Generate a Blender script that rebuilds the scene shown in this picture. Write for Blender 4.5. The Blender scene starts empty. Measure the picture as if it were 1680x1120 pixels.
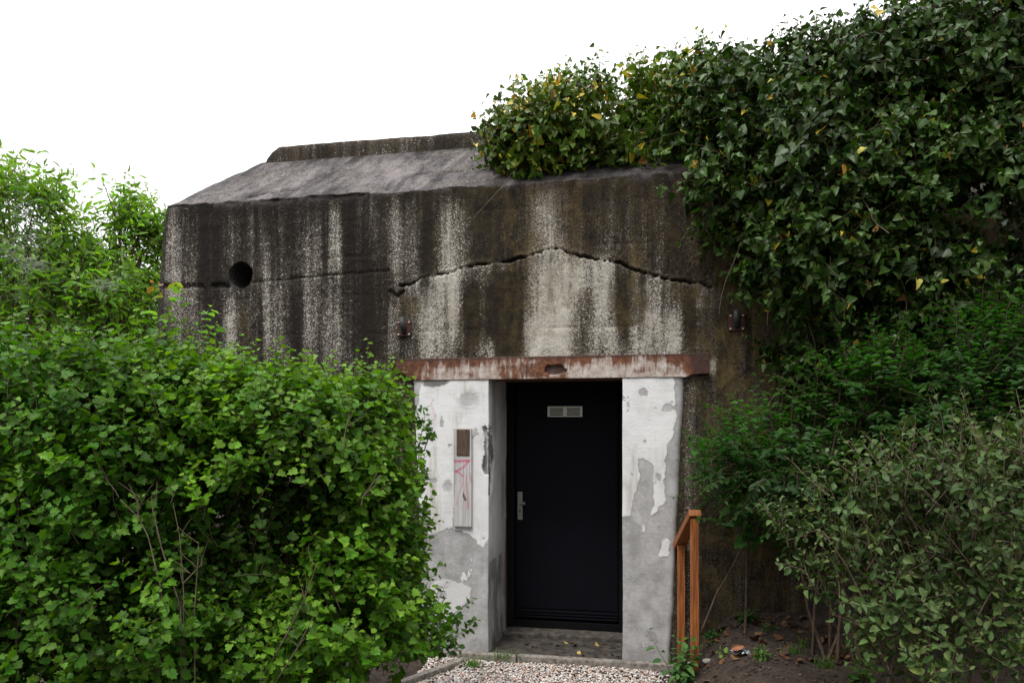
import bpy, math, random
import numpy as np
from mathutils import Vector

# ------------------------------------------------------------------ camera, sky, sun, exposure
sc = bpy.context.scene
COL = sc.collection
R = math.radians
F = 1300.0                    # focal length in pixels of the 1680 px wide photograph
CAMZ = 1.75
HOR = 700.0
cam_d = bpy.data.cameras.new('camera'); cam = bpy.data.objects.new('camera', cam_d); COL.objects.link(cam)
cam.location = (0, 0, CAMZ); cam.rotation_euler = (R(90), 0, 0)
cam_d.sensor_width = 36; cam_d.lens = F/1680*36; cam_d.shift_y = (HOR-560)/1680
cam_d.clip_start = .05; cam_d.clip_end = 2000
sc.camera = cam

SUN_EL, SUN_AZ = 62, 212      # azimuth clockwise from +Y: behind the camera, to the left
w = bpy.data.worlds.new('World'); sc.world = w; w.use_nodes = True
nt = w.node_tree; nd = nt.nodes; lk = nt.links
for n in list(nd): nd.remove(n)
wo = nd.new('ShaderNodeOutputWorld'); bg = nd.new('ShaderNodeBackground'); lk.new(bg.outputs[0], wo.inputs[0])
sky = nd.new('ShaderNodeTexSky'); sky.sky_type = 'NISHITA'; sky.sun_disc = False
sky.sun_elevation = R(SUN_EL); sky.sun_rotation = R(SUN_AZ)
hs = nd.new('ShaderNodeHueSaturation'); hs.inputs['Saturation'].default_value = .25
lk.new(sky.outputs[0], hs.inputs['Color'])
tc = nd.new('ShaderNodeTexCoord'); sx = nd.new('ShaderNodeSeparateXYZ'); lk.new(tc.outputs['Generated'], sx.inputs[0])
mr = nd.new('ShaderNodeFloatCurve'); lk.new(sx.outputs['Z'], mr.inputs['Value'])   # overcast sky: dim band at the horizon, brightest overhead
cv = mr.mapping.curves[0]; cv.points[0].location = (0, .04); cv.points[1].location = (1, 1.0)
cv.points.new(.08, .10); cv.points.new(.17, .30); cv.points.new(.45, .42); mr.mapping.update()
ml = nd.new('ShaderNodeMath'); ml.operation = 'MULTIPLY'; ml.inputs[1].default_value = 32; lk.new(mr.outputs[0], ml.inputs[0])
rb = nd.new('ShaderNodeMapRange'); rb.interpolation_type = 'SMOOTHSTEP'; lk.new(sx.outputs['Y'], rb.inputs[0])     # added dimming of the sky behind the viewer, darkens camera-facing leaves
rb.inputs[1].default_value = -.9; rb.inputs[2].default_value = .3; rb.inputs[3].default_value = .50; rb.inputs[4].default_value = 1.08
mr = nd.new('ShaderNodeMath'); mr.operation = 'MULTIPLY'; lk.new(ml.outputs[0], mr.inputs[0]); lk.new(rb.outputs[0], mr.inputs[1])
cc = nd.new('ShaderNodeCombineColor'); 
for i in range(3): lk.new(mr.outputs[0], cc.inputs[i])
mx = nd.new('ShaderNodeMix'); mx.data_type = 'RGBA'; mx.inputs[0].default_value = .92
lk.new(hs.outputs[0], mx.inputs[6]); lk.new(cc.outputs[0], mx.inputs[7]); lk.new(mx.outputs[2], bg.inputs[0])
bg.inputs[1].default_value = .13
sl = bpy.data.lights.new('sun', 'SUN'); sl.energy = 2.3; sl.angle = R(14); sl.color = (1, .965, .90)
so = bpy.data.objects.new('sun', sl); COL.objects.link(so)
so.rotation_euler = (R(90-SUN_EL), 0, R(180-SUN_AZ)+R(0))
so.location = (-4, -6, 12)
sc.view_settings.view_transform = 'Standard'; sc.view_settings.look = 'None'
sc.view_settings.exposure = 0.0; sc.view_settings.gamma = 1
sc.render.engine = 'CYCLES'
sc.cycles.max_bounces = 6; sc.cycles.diffuse_bounces = 3; sc.cycles.transmission_bounces = 3; sc.cycles.glossy_bounces = 2

# ------------------------------------------------------------------ helpers
rng = np.random.default_rng(7); random.seed(7)
TH = R(12); CT, ST = math.cos(TH), math.sin(TH)
WY = 6.1                      # distance to the bunker front on the camera axis
ROT = -TH
def to_world(s, b, h): return (s*CT + b*ST, WY - s*ST + b*CT, h)
def to_local(x, y): y = y-WY; return (CT*x - ST*y, ST*x + CT*y)
def onwall(px, py, b=0.0):    # wall coordinates (s, h) of a photograph point on the plane b behind the front
    k = (px-840)/F
    s = (k*(WY+b*CT) - b*ST)/(CT + k*ST)
    z = WY - s*ST + b*CT
    return s, CAMZ + (HOR-py)*z/F
def at(px, py, z): return np.array([(px-840)*z/F, z, CAMZ+(HOR-py)*z/F])

def tag(o, label=None, cat=None, group=None, kind=None):
    if label: o['label'] = label
    if cat: o['category'] = cat
    if group: o['group'] = group
    if kind: o['kind'] = kind
    return o
def empty(name, loc, rz=0, **k):
    o = bpy.data.objects.new(name, None); COL.objects.link(o); o.location = loc; o.rotation_euler = (0, 0, rz)
    o.empty_display_size = .1
    return tag(o, **k)
def link(name, me, mat=None, parent=None, smooth=False):
    if mat: me.materials.append(mat)
    if smooth: me.polygons.foreach_set('use_smooth', np.ones(len(me.polygons), bool))
    o = bpy.data.objects.new(name, me); COL.objects.link(o)
    if parent: o.parent = parent
    return o
def mesh_np(name, V, Fc, col=None, attr='paint'):
    """V (n,3); Fc (m,k) equal sized faces"""
    V = np.asarray(V, np.float32); Fc = np.asarray(Fc, np.int32)
    me = bpy.data.meshes.new(name); k = Fc.shape[1]
    me.vertices.add(len(V)); me.vertices.foreach_set('co', V.ravel())
    me.loops.add(Fc.size); me.loops.foreach_set('vertex_index', Fc.ravel())
    me.polygons.add(len(Fc)); me.polygons.foreach_set('loop_start', np.arange(0, Fc.size, k, dtype=np.int32))
    me.update(calc_edges=True)
    if col is not None:
        a = me.color_attributes.new(attr, 'FLOAT_COLOR', 'POINT')
        c = np.ones((len(V), 4), np.float32); c[:, :col.shape[1]] = col
        a.data.foreach_set('color', c.ravel())
    return me
def hash2(i, j, seed):
    n = (i*374761393 + j*668265263 + seed*1442695041) & 0xffffffff
    n = ((n ^ (n >> 13))*1274126177) & 0xffffffff
    return ((n ^ (n >> 16)) & 0xffff)/65535.0
def vnoise(x, y, seed=0):
    xi = np.floor(x).astype(np.int64); yi = np.floor(y).astype(np.int64); fx = x-xi; fy = y-yi
    fx = fx*fx*(3-2*fx); fy = fy*fy*(3-2*fy)
    a = hash2(xi, yi, seed); b = hash2(xi+1, yi, seed); c = hash2(xi, yi+1, seed); d = hash2(xi+1, yi+1, seed)
    return (a*(1-fx)+b*fx)*(1-fy) + (c*(1-fx)+d*fx)*fy
def fbm(x, y, seed=0, o=4):
    v = 0; a = .5; t = 0
    for k in range(o): v = v + a*vnoise(x*2**k, y*2**k, seed+k*17); t += a; a *= .5
    return v/t
def sstep(a, b, x): t = np.clip((x-a)/(b-a), 0, 1); return t*t*(3-2*t)
def inpoly(x, y, poly):
    r = np.zeros(x.shape, bool); n = len(poly); j = n-1
    for i in range(n):
        xi, yi = poly[i]; xj, yj = poly[j]
        c = ((yi > y) != (yj > y)) & (x < (xj-xi)*(y-yi)/((yj-yi) or 1e-9) + xi)
        r ^= c; j = i
    return r
def segdist(x, y, poly):
    d = np.full(x.shape, 1e9)
    for (x0, y0), (x1, y1) in zip(poly[:-1], poly[1:]):
        dx, dy = x1-x0, y1-y0; t = np.clip(((x-x0)*dx+(y-y0)*dy)/(dx*dx+dy*dy+1e-12), 0, 1)
        d = np.minimum(d, np.hypot(x-x0-t*dx, y-y0-t*dy))
    return d
def grid_faces(n, m, keep=None):
    i, j = np.meshgrid(np.arange(n-1), np.arange(m-1), indexing='ij')
    a = i*m+j; f = np.stack([a, a+m, a+m+1, a+1], -1)
    if keep is not None: f = f[keep]
    return f.reshape(-1, 4)

class MB:                      # small mesh builder for hard surfaces
    def __init__(s): s.v = []; s.f = []
    def add(s, v, f):
        n = len(s.v); s.v += [tuple(p) for p in v]; s.f += [tuple(i+n for i in q) for q in f]
    def box(s, x0, x1, y0, y1, z0, z1, bev=0.0):
        if bev <= 0:
            v = [(x, y, z) for z in (z0, z1) for x, y in ((x0, y0), (x1, y0), (x1, y1), (x0, y1))]
            s.add(v, [(3, 2, 1, 0), (4, 5, 6, 7), (0, 1, 5, 4), (1, 2, 6, 5), (2, 3, 7, 6), (3, 0, 4, 7)]); return
        import bmesh
        bm = bmesh.new(); bmesh.ops.create_cube(bm, size=1)
        for q in bm.verts: q.co = Vector(((x0+x1)/2+q.co.x*(x1-x0), (y0+y1)/2+q.co.y*(y1-y0), (z0+z1)/2+q.co.z*(z1-z0)))
        bmesh.ops.bevel(bm, geom=bm.edges[:], offset=bev, segments=2, affect='EDGES', profile=.5)
        bm.verts.index_update(); s.add([q.co[:] for q in bm.verts], [[q.index for q in f.verts] for f in bm.faces]); bm.free()
    def tube(s, pts, rad, n=8, cap=True):
        pts = [Vector(p) for p in pts]; rr = rad if hasattr(rad, '__len__') else [rad]*len(pts)
        v = []; up = Vector((.13, .21, .97))
        for i, p in enumerate(pts):
            d = (pts[min(i+1, len(pts)-1)]-pts[max(i-1, 0)]).normalized()
            u = d.cross(up);
            if u.length < .1: u = d.cross(Vector((1, 0, 0)))
            u.normalize(); q = d.cross(u)
            for k in range(n):
                a = 2*math.pi*k/n; v.append(p+(u*math.cos(a)+q*math.sin(a))*rr[i])
        f = [(i*n+k, i*n+(k+1) % n, (i+1)*n+(k+1) % n, (i+1)*n+k) for i in range(len(pts)-1) for k in range(n)]
        if cap: f += [tuple(range(n))[::-1], tuple((len(pts)-1)*n+k for k in range(n))]
        s.add(v, f)
    def build(s, name, mat, parent=None, smooth=False):
        me = bpy.data.meshes.new(name); me.from_pydata(s.v, [], s.f); me.update()
        return link(name, me, mat, parent, smooth)

# ------------------------------------------------------------------ materials
def newmat(name):
    m = bpy.data.materials.new(name); m.use_nodes = True; t = m.node_tree
    for n in list(t.nodes): t.nodes.remove(n)
    o = t.nodes.new('ShaderNodeOutputMaterial'); p = t.nodes.new('ShaderNodeBsdfPrincipled')
    t.links.new(p.outputs[0], o.inputs[0]); return m, t, p, o
class N:                      # terse node helper
    def __init__(s, t): s.t = t; s.n = t.nodes; s.l = t.links
    def val(s, sock, v):
        if hasattr(v, 'default_value') or isinstance(v, bpy.types.NodeSocket): s.l.new(v, sock)
        else: sock.default_value = v
    def coord(s, scale=(1, 1, 1), kind='Object'):
        c = s.n.new('ShaderNodeTexCoord'); m = s.n.new('ShaderNodeMapping'); s.l.new(c.outputs[kind], m.inputs[0])
        m.inputs['Scale'].default_value = scale; return m.outputs[0]
    def noise(s, vec, scale=5, detail=4, rough=.55, out=0):
        n = s.n.new('ShaderNodeTexNoise'); s.l.new(vec, n.inputs['Vector']); n.inputs['Scale'].default_value = scale
        n.inputs['Detail'].default_value = detail; n.inputs['Roughness'].default_value = rough; return n.outputs[out]
    def vor(s, vec, scale, out='Distance', feat='F1'):
        n = s.n.new('ShaderNodeTexVoronoi'); n.feature = feat; s.l.new(vec, n.inputs['Vector']); n.inputs['Scale'].default_value = scale
        return n.outputs[out]
    def math(s, op, a, b=0.0, clamp=False):
        n = s.n.new('ShaderNodeMath'); n.operation = op; n.use_clamp = clamp; s.val(n.inputs[0], a); s.val(n.inputs[1], b); return n.outputs[0]
    def ramp(s, v, a, b, c=0.0, d=1.0):
        n = s.n.new('ShaderNodeMapRange'); n.interpolation_type = 'SMOOTHSTEP'; s.val(n.inputs[0], v)
        for i, q in enumerate((a, b, c, d)): s.val(n.inputs[i+1], q)
        return n.outputs[0]
    def mix(s, f, a, b, mode='MIX'):
        n = s.n.new('ShaderNodeMix'); n.data_type = 'RGBA'; n.blend_type = mode; s.val(n.inputs[0], f)
        for k, q in ((6, a), (7, b)):
            if isinstance(q, tuple): q = q+(1,) if len(q) == 3 else q
            s.val(n.inputs[k], q)
        return n.outputs[2]
    def attr(s, name):
        n = s.n.new('ShaderNodeAttribute'); n.attribute_name = name; q = s.n.new('ShaderNodeSeparateColor'); s.l.new(n.outputs['Color'], q.inputs[0])
        return n.outputs['Color'], q.outputs[0], q.outputs[1], q.outputs[2], n.outputs['Alpha']
    def bump(s, h, strength=.3, dist=.01):
        n = s.n.new('ShaderNodeBump'); s.l.new(h, n.inputs['Height']); n.inputs['Strength'].default_value = strength
        n.inputs['Distance'].default_value = dist; return n.outputs[0]

def mat_concrete():
    m, t, p, o = newmat('weathered_concrete'); g = N(t)
    c, r, gg, b, al = g.attr('paint')
    co = g.coord(); st = g.noise(g.coord((11, 11, .55)), 1, 4, .62); st2 = g.noise(g.coord((38, 38, 1.6)), 1, 3, .6)
    grain = g.noise(co, 90, 3, .65); fine = g.noise(co, 55, 5, .7); big = g.noise(co, 2.3, 4, .6); med = g.noise(co, 14, 4, .65)
    L = g.math('ADD', r, g.math('MULTIPLY', g.math('SUBTRACT', st, .5), 1.15))
    L = g.math('ADD', L, g.math('MULTIPLY', g.math('SUBTRACT', st2, .5), .45))
    L = g.math('ADD', L, g.math('MULTIPLY', g.math('SUBTRACT', med, .5), .30))
    Lf = g.math('ADD', L, g.math('MULTIPLY', g.math('SUBTRACT', fine, .5), 1.1)); Lf = g.math('ADD', Lf, g.math('MULTIPLY', g.math('SUBTRACT', grain, .5), 1.5))
    col = g.mix(g.ramp(Lf, .05, .55), (.0150, .0120, .0100), (.094, .080, .066))
    col = g.mix(g.ramp(Lf, .46, 1.16), col, (.57, .535, .475))
    # warm brown and ochre algae
    col = g.mix(g.math('MULTIPLY', gg, g.ramp(g.noise(g.coord((9, 9, 4)), 1, 6, .75), .34, .78), True), col, g.mix(fine, (.050, .034, .014), (.20, .145, .055)))
    # exposed pale aggregate / crustose lichen spots of two sizes
    dco = g.noise(co, 70, 2, .6, 1); wv = t.nodes.new('ShaderNodeMix'); wv.data_type = 'VECTOR'; wv.inputs[0].default_value = .022; t.links.new(co, wv.inputs[4]); t.links.new(dco, wv.inputs[5])
    v1 = g.vor(wv.outputs[1], 62); v2 = g.vor(wv.outputs[1], 30); rr = g.noise(co, 17, 3, .6)
    s1 = g.math('MULTIPLY', g.ramp(v1, .34, .20), g.ramp(g.math('ADD', rr, g.math('MULTIPLY', L, .38)), .56, .74))
    s2 = g.math('MULTIPLY', g.ramp(v2, .24, .13), g.ramp(g.math('ADD', med, g.math('MULTIPLY', L, .22)), .60, .73))
    s3 = g.math('MULTIPLY', g.ramp(grain, .56, .64), g.ramp(L, .2, .7)); sp = g.math('MULTIPLY', g.math('MAXIMUM', g.math('MAXIMUM', s1, s3), s2), g.math('MULTIPLY', g.ramp(L, -.02, .40), g.ramp(gg, .9, .3)), True)
    col = g.mix(g.math('MULTIPLY', sp, .9), col, (.60, .59, .56))
    col = g.mix(g.math('MULTIPLY', b, al), col, g.mix(st, (.008, .007, .0065), (.022, .019, .017)))
    sl_ = g.mix(g.ramp(g.math('ADD', g.math('MULTIPLY', g.noise(g.coord((3, 1.2, 1.2)), 1.6, 6, .75), 1.0), g.math('MULTIPLY', fine, .55)), .58, 1.0), (.018, .016, .0165), (.205, .182, .185))
    sl_ = g.mix(g.ramp(grain, .60, .70, 0, .6), sl_, (.34, .32, .31)); sl_ = g.mix(g.math('MULTIPLY', b, .8), sl_, (.018, .016, .018))
    col = g.mix(g.math('SUBTRACT', 1.0, al, True), col, sl_)   # alpha 0: rain-washed slope
    t.links.new(col, p.inputs['Base Color']); p.inputs['Roughness'].default_value = .93; p.inputs['Specular IOR Level'].default_value = .2
    h = g.math('ADD', fine, g.math('MULTIPLY', med, .8)); h = g.math('ADD', h, g.math('MULTIPLY', sp, .25)); t.links.new(g.bump(h, .7, .012), p.inputs['Normal'])
    return m
def mat_plaster():           # paint: R 1 white coat .. 0 bare render, G pink paint, B dark stain and painted shadow line, A 1
    m, t, p, o = newmat('peeling_plaster'); g = N(t)
    c, r, gg, b, al = g.attr('paint'); co = g.coord()
    n1 = g.noise(co, 5, 5, .65); n2 = g.noise(co, 60, 4, .7); st = g.noise(g.coord((9, 9, 1.2)), 1, 4, .6)
    scr = g.noise(g.coord((6, 6, 55)), 1, 3, .6)
    white = g.mix(g.ramp(n1, .2, .6), (.60, .60, .60), (.80, .805, .82))
    white = g.mix(g.ramp(st, .56, .78), white, (.50, .47, .42))
    n4 = g.noise(co, 17, 6, .75); white = g.mix(g.ramp(n4, .64, .70, 0, .6), white, (.36, .35, .34)); white = g.mix(g.ramp(n4, .36, .30, 0, .35), white, (.55, .56, .58))
    bare = g.mix(g.ramp(g.noise(co, 7, 6, .72), .3, .7), (.32, .32, .325), (.60, .60, .62)); bare = g.mix(g.math('MULTIPLY', n2, .45), bare, (.24, .22, .20))
    bare = g.mix(g.ramp(scr, .62, .72, 0, .35), bare, (.5, .49, .48))
    col = g.mix(r, bare, white)
    col = g.mix(g.math('MULTIPLY', gg, g.ramp(n2, .3, .6)), col, (.50, .09, .16))
    col = g.mix(b, col, g.mix(n2, (.03, .026, .022), (.12, .105, .09)))
    t.links.new(col, p.inputs['Base Color']); p.inputs['Roughness'].default_value = .8; p.inputs['Specular IOR Level'].default_value = .25
    t.links.new(g.bump(g.math('ADD', n2, g.math('MULTIPLY', scr, .4)), .4, .006), p.inputs['Normal']); return m
def mat_rust():              # paint: R remaining pale paint, G heavy dark rust and the dark top line
    m, t, p, o = newmat('rusty_painted_steel'); g = N(t)
    c, r, gg, b, al = g.attr('paint'); co = g.coord()
    n1 = g.noise(co, 22, 6, .75); n2 = g.noise(g.coord((26, 26, 5)), 1, 5, .7); n3 = g.noise(co, 110, 3, .7)
    rust = g.mix(g.ramp(n1, .3, .7), (.050, .017, .009), (.24, .085, .032))
    pale = g.mix(g.ramp(n1, .35, .65), (.38, .27, .22), (.62, .58, .55))
    f = g.math('ADD', r, g.math('MULTIPLY', g.math('SUBTRACT', n2, .5), 1.5)); f = g.math('ADD', f, g.math('MULTIPLY', g.math('SUBTRACT', n3, .5), .6))
    col = g.mix(g.ramp(f, .3, .75), rust, pale)
    col = g.mix(gg, col, g.mix(n1, (.012, .008, .008), (.075, .027, .018)))
    t.links.new(col, p.inputs['Base Color']); p.inputs['Roughness'].default_value = .75
    t.links.new(g.bump(g.math('ADD', n1, n3), .6, .008), p.inputs['Normal']); return m
def mat_simple(name, c0, c1, scale=20, rough=.7, stretch=(1, 1, 1), bump=.2, metal=0, dist=.004, spec=.5):
    m, t, p, o = newmat(name); g = N(t); co = g.coord(stretch)
    n = g.noise(co, scale, 5, .65); t.links.new(g.mix(g.ramp(n, .3, .7), c0, c1), p.inputs['Base Color'])
    p.inputs['Roughness'].default_value = rough; p.inputs['Metallic'].default_value = metal; p.inputs['Specular IOR Level'].default_value = spec
    if bump: t.links.new(g.bump(n, bump, dist), p.inputs['Normal'])
    return m
def mat_leaf(name, rough=.45, spec=.4, trans=.3, tcol=(1.1, 1.35, .35)):
    m, t, p, o = newmat(name); g = N(t)
    a = t.nodes.new('ShaderNodeAttribute'); a.attribute_name = 'tint'; n = g.noise(g.coord(), 45, 3, .6)
    col = g.mix(g.ramp(n, .3, .75, 0, .38), a.outputs['Color'], (.015, .03, .01))
    t.links.new(col, p.inputs['Base Color']); p.inputs['Roughness'].default_value = rough; p.inputs['Specular IOR Level'].default_value = spec
    tr = t.nodes.new('ShaderNodeBsdfTranslucent'); tm = g.mix(1.0, a.outputs['Color'], tcol, 'MULTIPLY'); t.links.new(tm, tr.inputs[0])
    ms = t.nodes.new('ShaderNodeMixShader'); ms.inputs[0].default_value = trans
    t.links.new(p.outputs[0], ms.inputs[1]); t.links.new(tr.outputs[0], ms.inputs[2]); t.links.new(ms.outputs[0], o.inputs[0]); return m
def mat_vcol(name, rough=.8, n0=(.6, 1.15), scale=60, bump=.3, spec=.3):
    m, t, p, o = newmat(name); g = N(t); a = t.nodes.new('ShaderNodeAttribute'); a.attribute_name = 'tint'
    n = g.noise(g.coord(), scale, 4, .6); v = g.ramp(n, .25, .75, n0[0], n0[1]); cb = t.nodes.new('ShaderNodeCombineColor')
    for i in range(3): t.links.new(v, cb.inputs[i])
    t.links.new(g.mix(1.0, a.outputs['Color'], cb.outputs[0], 'MULTIPLY'), p.inputs['Base Color']); p.inputs['Roughness'].default_value = rough
    p.inputs['Specular IOR Level'].default_value = spec
    if bump: t.links.new(g.bump(n, bump, .004), p.inputs['Normal'])
    return m
CONC = mat_concrete(); PLAS = mat_plaster(); RUST = mat_rust()
BARK = mat_simple('bark', (.035, .022, .014), (.14, .095, .062), 60, .85, (1, 1, .3), .5)
DRYTWIG = mat_simple('dry_twig', (.07, .05, .032), (.19, .145, .10), 60, .8, (1, 1, .3), .3)
LEAF = mat_leaf('currant_leaf', .5, .20, .34, (1.25, 1.35, .25))
IVYL = mat_leaf('ivy_leaf', .38, .22, .14)
GREY = mat_leaf('grey_green_leaf', .6, .3, .2, (1, 1.2, .5))
FINE = mat_leaf('thin_leaf', .5, .3, .42, (1.25, 1.5, .35))

# ------------------------------------------------------------------ ground, bank, gravel
def bank_h(s, b):
    k = .48*sstep(1.12, 1.72, s)*(1+.30*np.clip(b, -1.4, .3)) + .05*sstep(-1.0, -1.8, s)
    return k - .065 + .02*(fbm(s*6, b*6, 5)-.5)*sstep(1.1, 1.3, s) + .045*(fbm(s*2.2, b*2.2, 9)-.5)*sstep(1.1, 1.6, s)
def make_ground():
    xs = np.concatenate([[-900, -60, -12, -6], np.arange(-4, 6, .055), [7, 12, 60, 900]])
    ys = np.concatenate([[-300, -10, 0], np.arange(2, 7.5, .055), [9, 14, 60, 1500]])
    X, Y = np.meshgrid(xs, ys, indexing='ij'); s, b = to_local(X, Y); Z = bank_h(s, b)
    far = sstep(8, 14, np.hypot(X, Y)); Z = Z*(1-far) + (-.07)*far
    me = mesh_np('ground', np.stack([X, Y, Z], -1).reshape(-1, 3), grid_faces(len(xs), len(ys)))
    m, t, p, o = newmat('bare_soil'); g = N(t); co = g.coord()
    a = g.noise(co, 9, 6, .7); f = g.noise(co, 70, 5, .75); bb = g.noise(co, 2.1, 3, .5)
    col = g.mix(g.ramp(a, .3, .7), (.022, .014, .009), (.085, .058, .042)); col = g.mix(g.ramp(f, .56, .74), col, (.12, .095, .075))
    col = g.mix(g.ramp(f, .72, .78), col, (.30, .28, .25))
    t.links.new(col, p.inputs['Base Color']); p.inputs['Roughness'].default_value = .95; t.links.new(g.bump(g.math('ADD', a, f), .9, .03), p.inputs['Normal'])
    o = link('ground', me, m, smooth=True); tag(o, kind='structure')
make_ground()
def gz(x, y): s, b = to_local(x, y); return float(bank_h(np.array(s), np.array(b)))

ico_v = None
def ico():
    import bmesh
    bm = bmesh.new(); bmesh.ops.create_icosphere(bm, subdivisions=1, radius=1); bm.verts.index_update()
    v = np.array([q.co[:] for q in bm.verts]); f = np.array([[q.index for q in p.verts] for p in bm.faces]); bm.free(); return v, f
IV, IF = ico()
def stones(name, P, size, tint, mat, parent=None, flat=.6):
    n = len(P); sc3 = size[:, None]*rng.uniform(.65, 1.3, (n, 3)); sc3[:, 2] *= flat
    V = IV[None]*rng.uniform(.78, 1.15, (n, len(IV), 1))*sc3[:, None]
    a = rng.uniform(0, 6.28, n); c, s_ = np.cos(a)[:, None], np.sin(a)[:, None]; tx = rng.normal(0, .35, n)[:, None]
    x = V[..., 0]*c - V[..., 1]*s_; y = V[..., 0]*s_ + V[..., 1]*c; z = V[..., 2] + x*tx
    V = np.stack([x, y, z], -1) + P[:, None]
    Fc = (IF[None] + (np.arange(n)*len(IV))[:, None, None]).reshape(-1, 3)
    me = mesh_np(name, V.reshape(-1, 3), Fc, np.repeat(tint, len(IV), 0), 'tint'); return link(name, me, mat, parent)
def make_gravel():
    n = 15000; s = rng.uniform(-.62, 1.22, n); b = -.10 - rng.uniform(0, 1.1, n)
    keep = (rng.random(n) < 1-sstep(1.02, 1.24, s)); s, b = s[keep], b[keep]; n = len(s)
    x, y, _ = to_world(s, b, 0); z = -.068 + rng.uniform(0, .022, n) + .035*np.exp(-((b+.14)/.12)**2)*(.35+fbm(s*3, b*3, 3)) 
    pal = np.array([(.72, .68, .65), (.66, .48, .39), (.80, .78, .76), (.46, .40, .37), (.60, .48, .41), (.26, .24, .24), (.52, .50, .50), (.50, .30, .22)])
    tint = pal[rng.choice(8, n, p=[.22, .15, .17, .12, .14, .06, .09, .05])]*rng.uniform(.8, 1.1, (n, 1))
    o = stones('gravel', np.stack([x, y, z], -1), rng.uniform(.0055, .0115, n), tint, mat_vcol('gravel_stone', .65, (.85, 1.1), 120, .15))
    tag(o, 'pink and white gravel spread in front of the doorstep', 'gravel', kind='stuff')
make_gravel()

# ------------------------------------------------------------------ bunker
bk = empty('bunker', (0, WY, 0), ROT, label='weathered grey concrete bunker with white plastered doorway and black door', cat='bunker')
WT = 3.62                      # height of the wall's upper edge
def make_wall():
    sl0, srt = -3.085, 2.15
    # columns: (s, b) outline with rounded left corner
    cols = [(-3.085, b) for b in (4.2, 2.2, .9, .4)] + [(-3.085+.17*(1-math.cos(a)), .17*(1-math.sin(a))) for a in np.linspace(0, math.pi/2, 14)]
    cols += [(s, 0.0) for s in np.arange(-2.86+.0115, srt-.05, .0115)] + [(srt, 0.0), (srt, .35), (srt, .7), (srt, 1.1)] + [(s, 1.1) for s in (2.6, 3.2, 4, 5, 6.4)]
    cols = np.array(cols); nc = len(cols)
    hz = np.concatenate([[-.3, 0], np.arange(.15, WT+.001, .0118)]); nh = len(hz)
    ts = np.linspace(0, 1, 82)[1:]
    S = np.repeat(cols[:, 0:1], nh+len(ts), 1); B = np.repeat(cols[:, 1:2], nh+len(ts), 1); H = np.zeros_like(S)
    H[:, :nh] = hz; 
    leftness = sstep(-2.3, -3.085, cols[:, 0])[:, None]
    S[:, :nh] -= leftness*.085*(WT-hz)[None]
    # slope part: wavering lip, hip at the left
    wav = .035*(fbm(cols[:, 0]*3.1, cols[:, 1]*0+3, 21)-.5) + .02*(fbm(cols[:, 0]*16, cols[:, 0]*0, 22)-.5)
    ins = sstep(-1.6, -3.085, cols[:, 0])*.36
    H[:, :nh] += wav[:, None]*sstep(WT-.5, WT, hz)[None]
    H[:, nh:] = WT + wav[:, None]*(1-ts)[None] + .63*ts[None]; B[:, nh:] = B[:, nh:] + .88*ts[None]
    S[:, nh:] = S[:, nh:] + ins[:, None]*ts[None]
    front = (cols[:, 1] < .2)[:, None] & np.ones_like(S, bool)
    wallm = np.zeros_like(S, bool); wallm[:, :nh] = True
    # relief -------------------------------------------------
    D = .022*(fbm(S*1.3, H*1.3, 31)-.5) + .010*(fbm(S*9, H*9, 32)-.5) + .006*(fbm(S*32, H*32, 33, 3)-.5)
    D = D + .003*sstep(.94, .99, np.sin(H*2*math.pi/.31+1+.3*fbm(S*2, H*0, 13)))*sstep(.5, .6, fbm(S*1.5, H*2, 12))     # faint shuttering joints
    # crack
    ck = [(655, 468), (672, 466), (690, 459), (715, 452), (735, 447), (760, 441), (782, 436), (800, 434), (820, 431), (845, 426), (868, 421), (885, 414), (903, 409), (922, 412), (940, 417), (960, 421), (985, 426), (1010, 432), (1040, 443), (1075, 452), (1110, 460), (1145, 466), (1173, 471)]
    ck = [onwall(*q) for q in ck]; jx = .03*(fbm(S*6, H*0, 41)-.5) + .026*(fbm(S*34, H*0, 42, 3)-.5)
    dck = segdist(S, H+jx, ck); cen = onwall(905, 410)[0]
    wid = .0015 + .026*np.clip(fbm(S*7, H*0, 43)-.40, 0, 1)
    upper = np.interp(S.ravel(), [q[0] for q in ck], [q[1] for q in ck]).reshape(S.shape)
    span = sstep(ck[0][0]-.02, ck[0][0]+.1, S)*sstep(ck[-1][0]+.02, ck[-1][0]-.1, S)
    D = D + .05*np.exp(-(dck/wid)**4)*wallm - .012*np.exp(-((upper-jx+.022-H)/.012)**2)*span*(fbm(S*14, H*6, 66) > .42)*wallm
    D = D - .018*np.exp(-np.clip(upper+jx*-1-H, 0, 9)/.5)*(H < upper-jx)*span*wallm*(H > 2.2)   # the broken slab below bulges out a little
    # spalls: joint line through the pipe hole, lip damage, vertical joint
    hc = onwall(395, 451)
    j1 = segdist(S, H+.03*(fbm(S*8, H*3, 44)-.5), [onwall(270, 470), onwall(375, 470)]); D = D + .03*np.exp(-(j1/.02)**2)*(fbm(S*10, H*3, 45) > .42)
    j2 = segdist(S, H+.015*(fbm(S*12, H*3, 46)-.5), [onwall(415, 462), onwall(640, 443)]); D = D + .012*np.exp(-(j2/.008)**2)
    sp = segdist(S, H, [onwall(640, 478), onwall(652, 486), onwall(662, 478)]); D = D + .03*np.exp(-(sp/.012)**2)
    lipx = sstep(.42, .62, fbm(S*2.3, S*0, 47)); lip = np.exp(-(np.abs(H-WT)/.03)**2)*lipx; D = D + .035*lip*(fbm(S*14, H*10, 48))
    # sloping face scars
    sc1 = segdist(S, B, [(-.95, .34), (.1, .28)]); sc2 = segdist(S, B, [(-2.35, .12), (-1.9, .17)]); slopem = ~wallm
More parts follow.
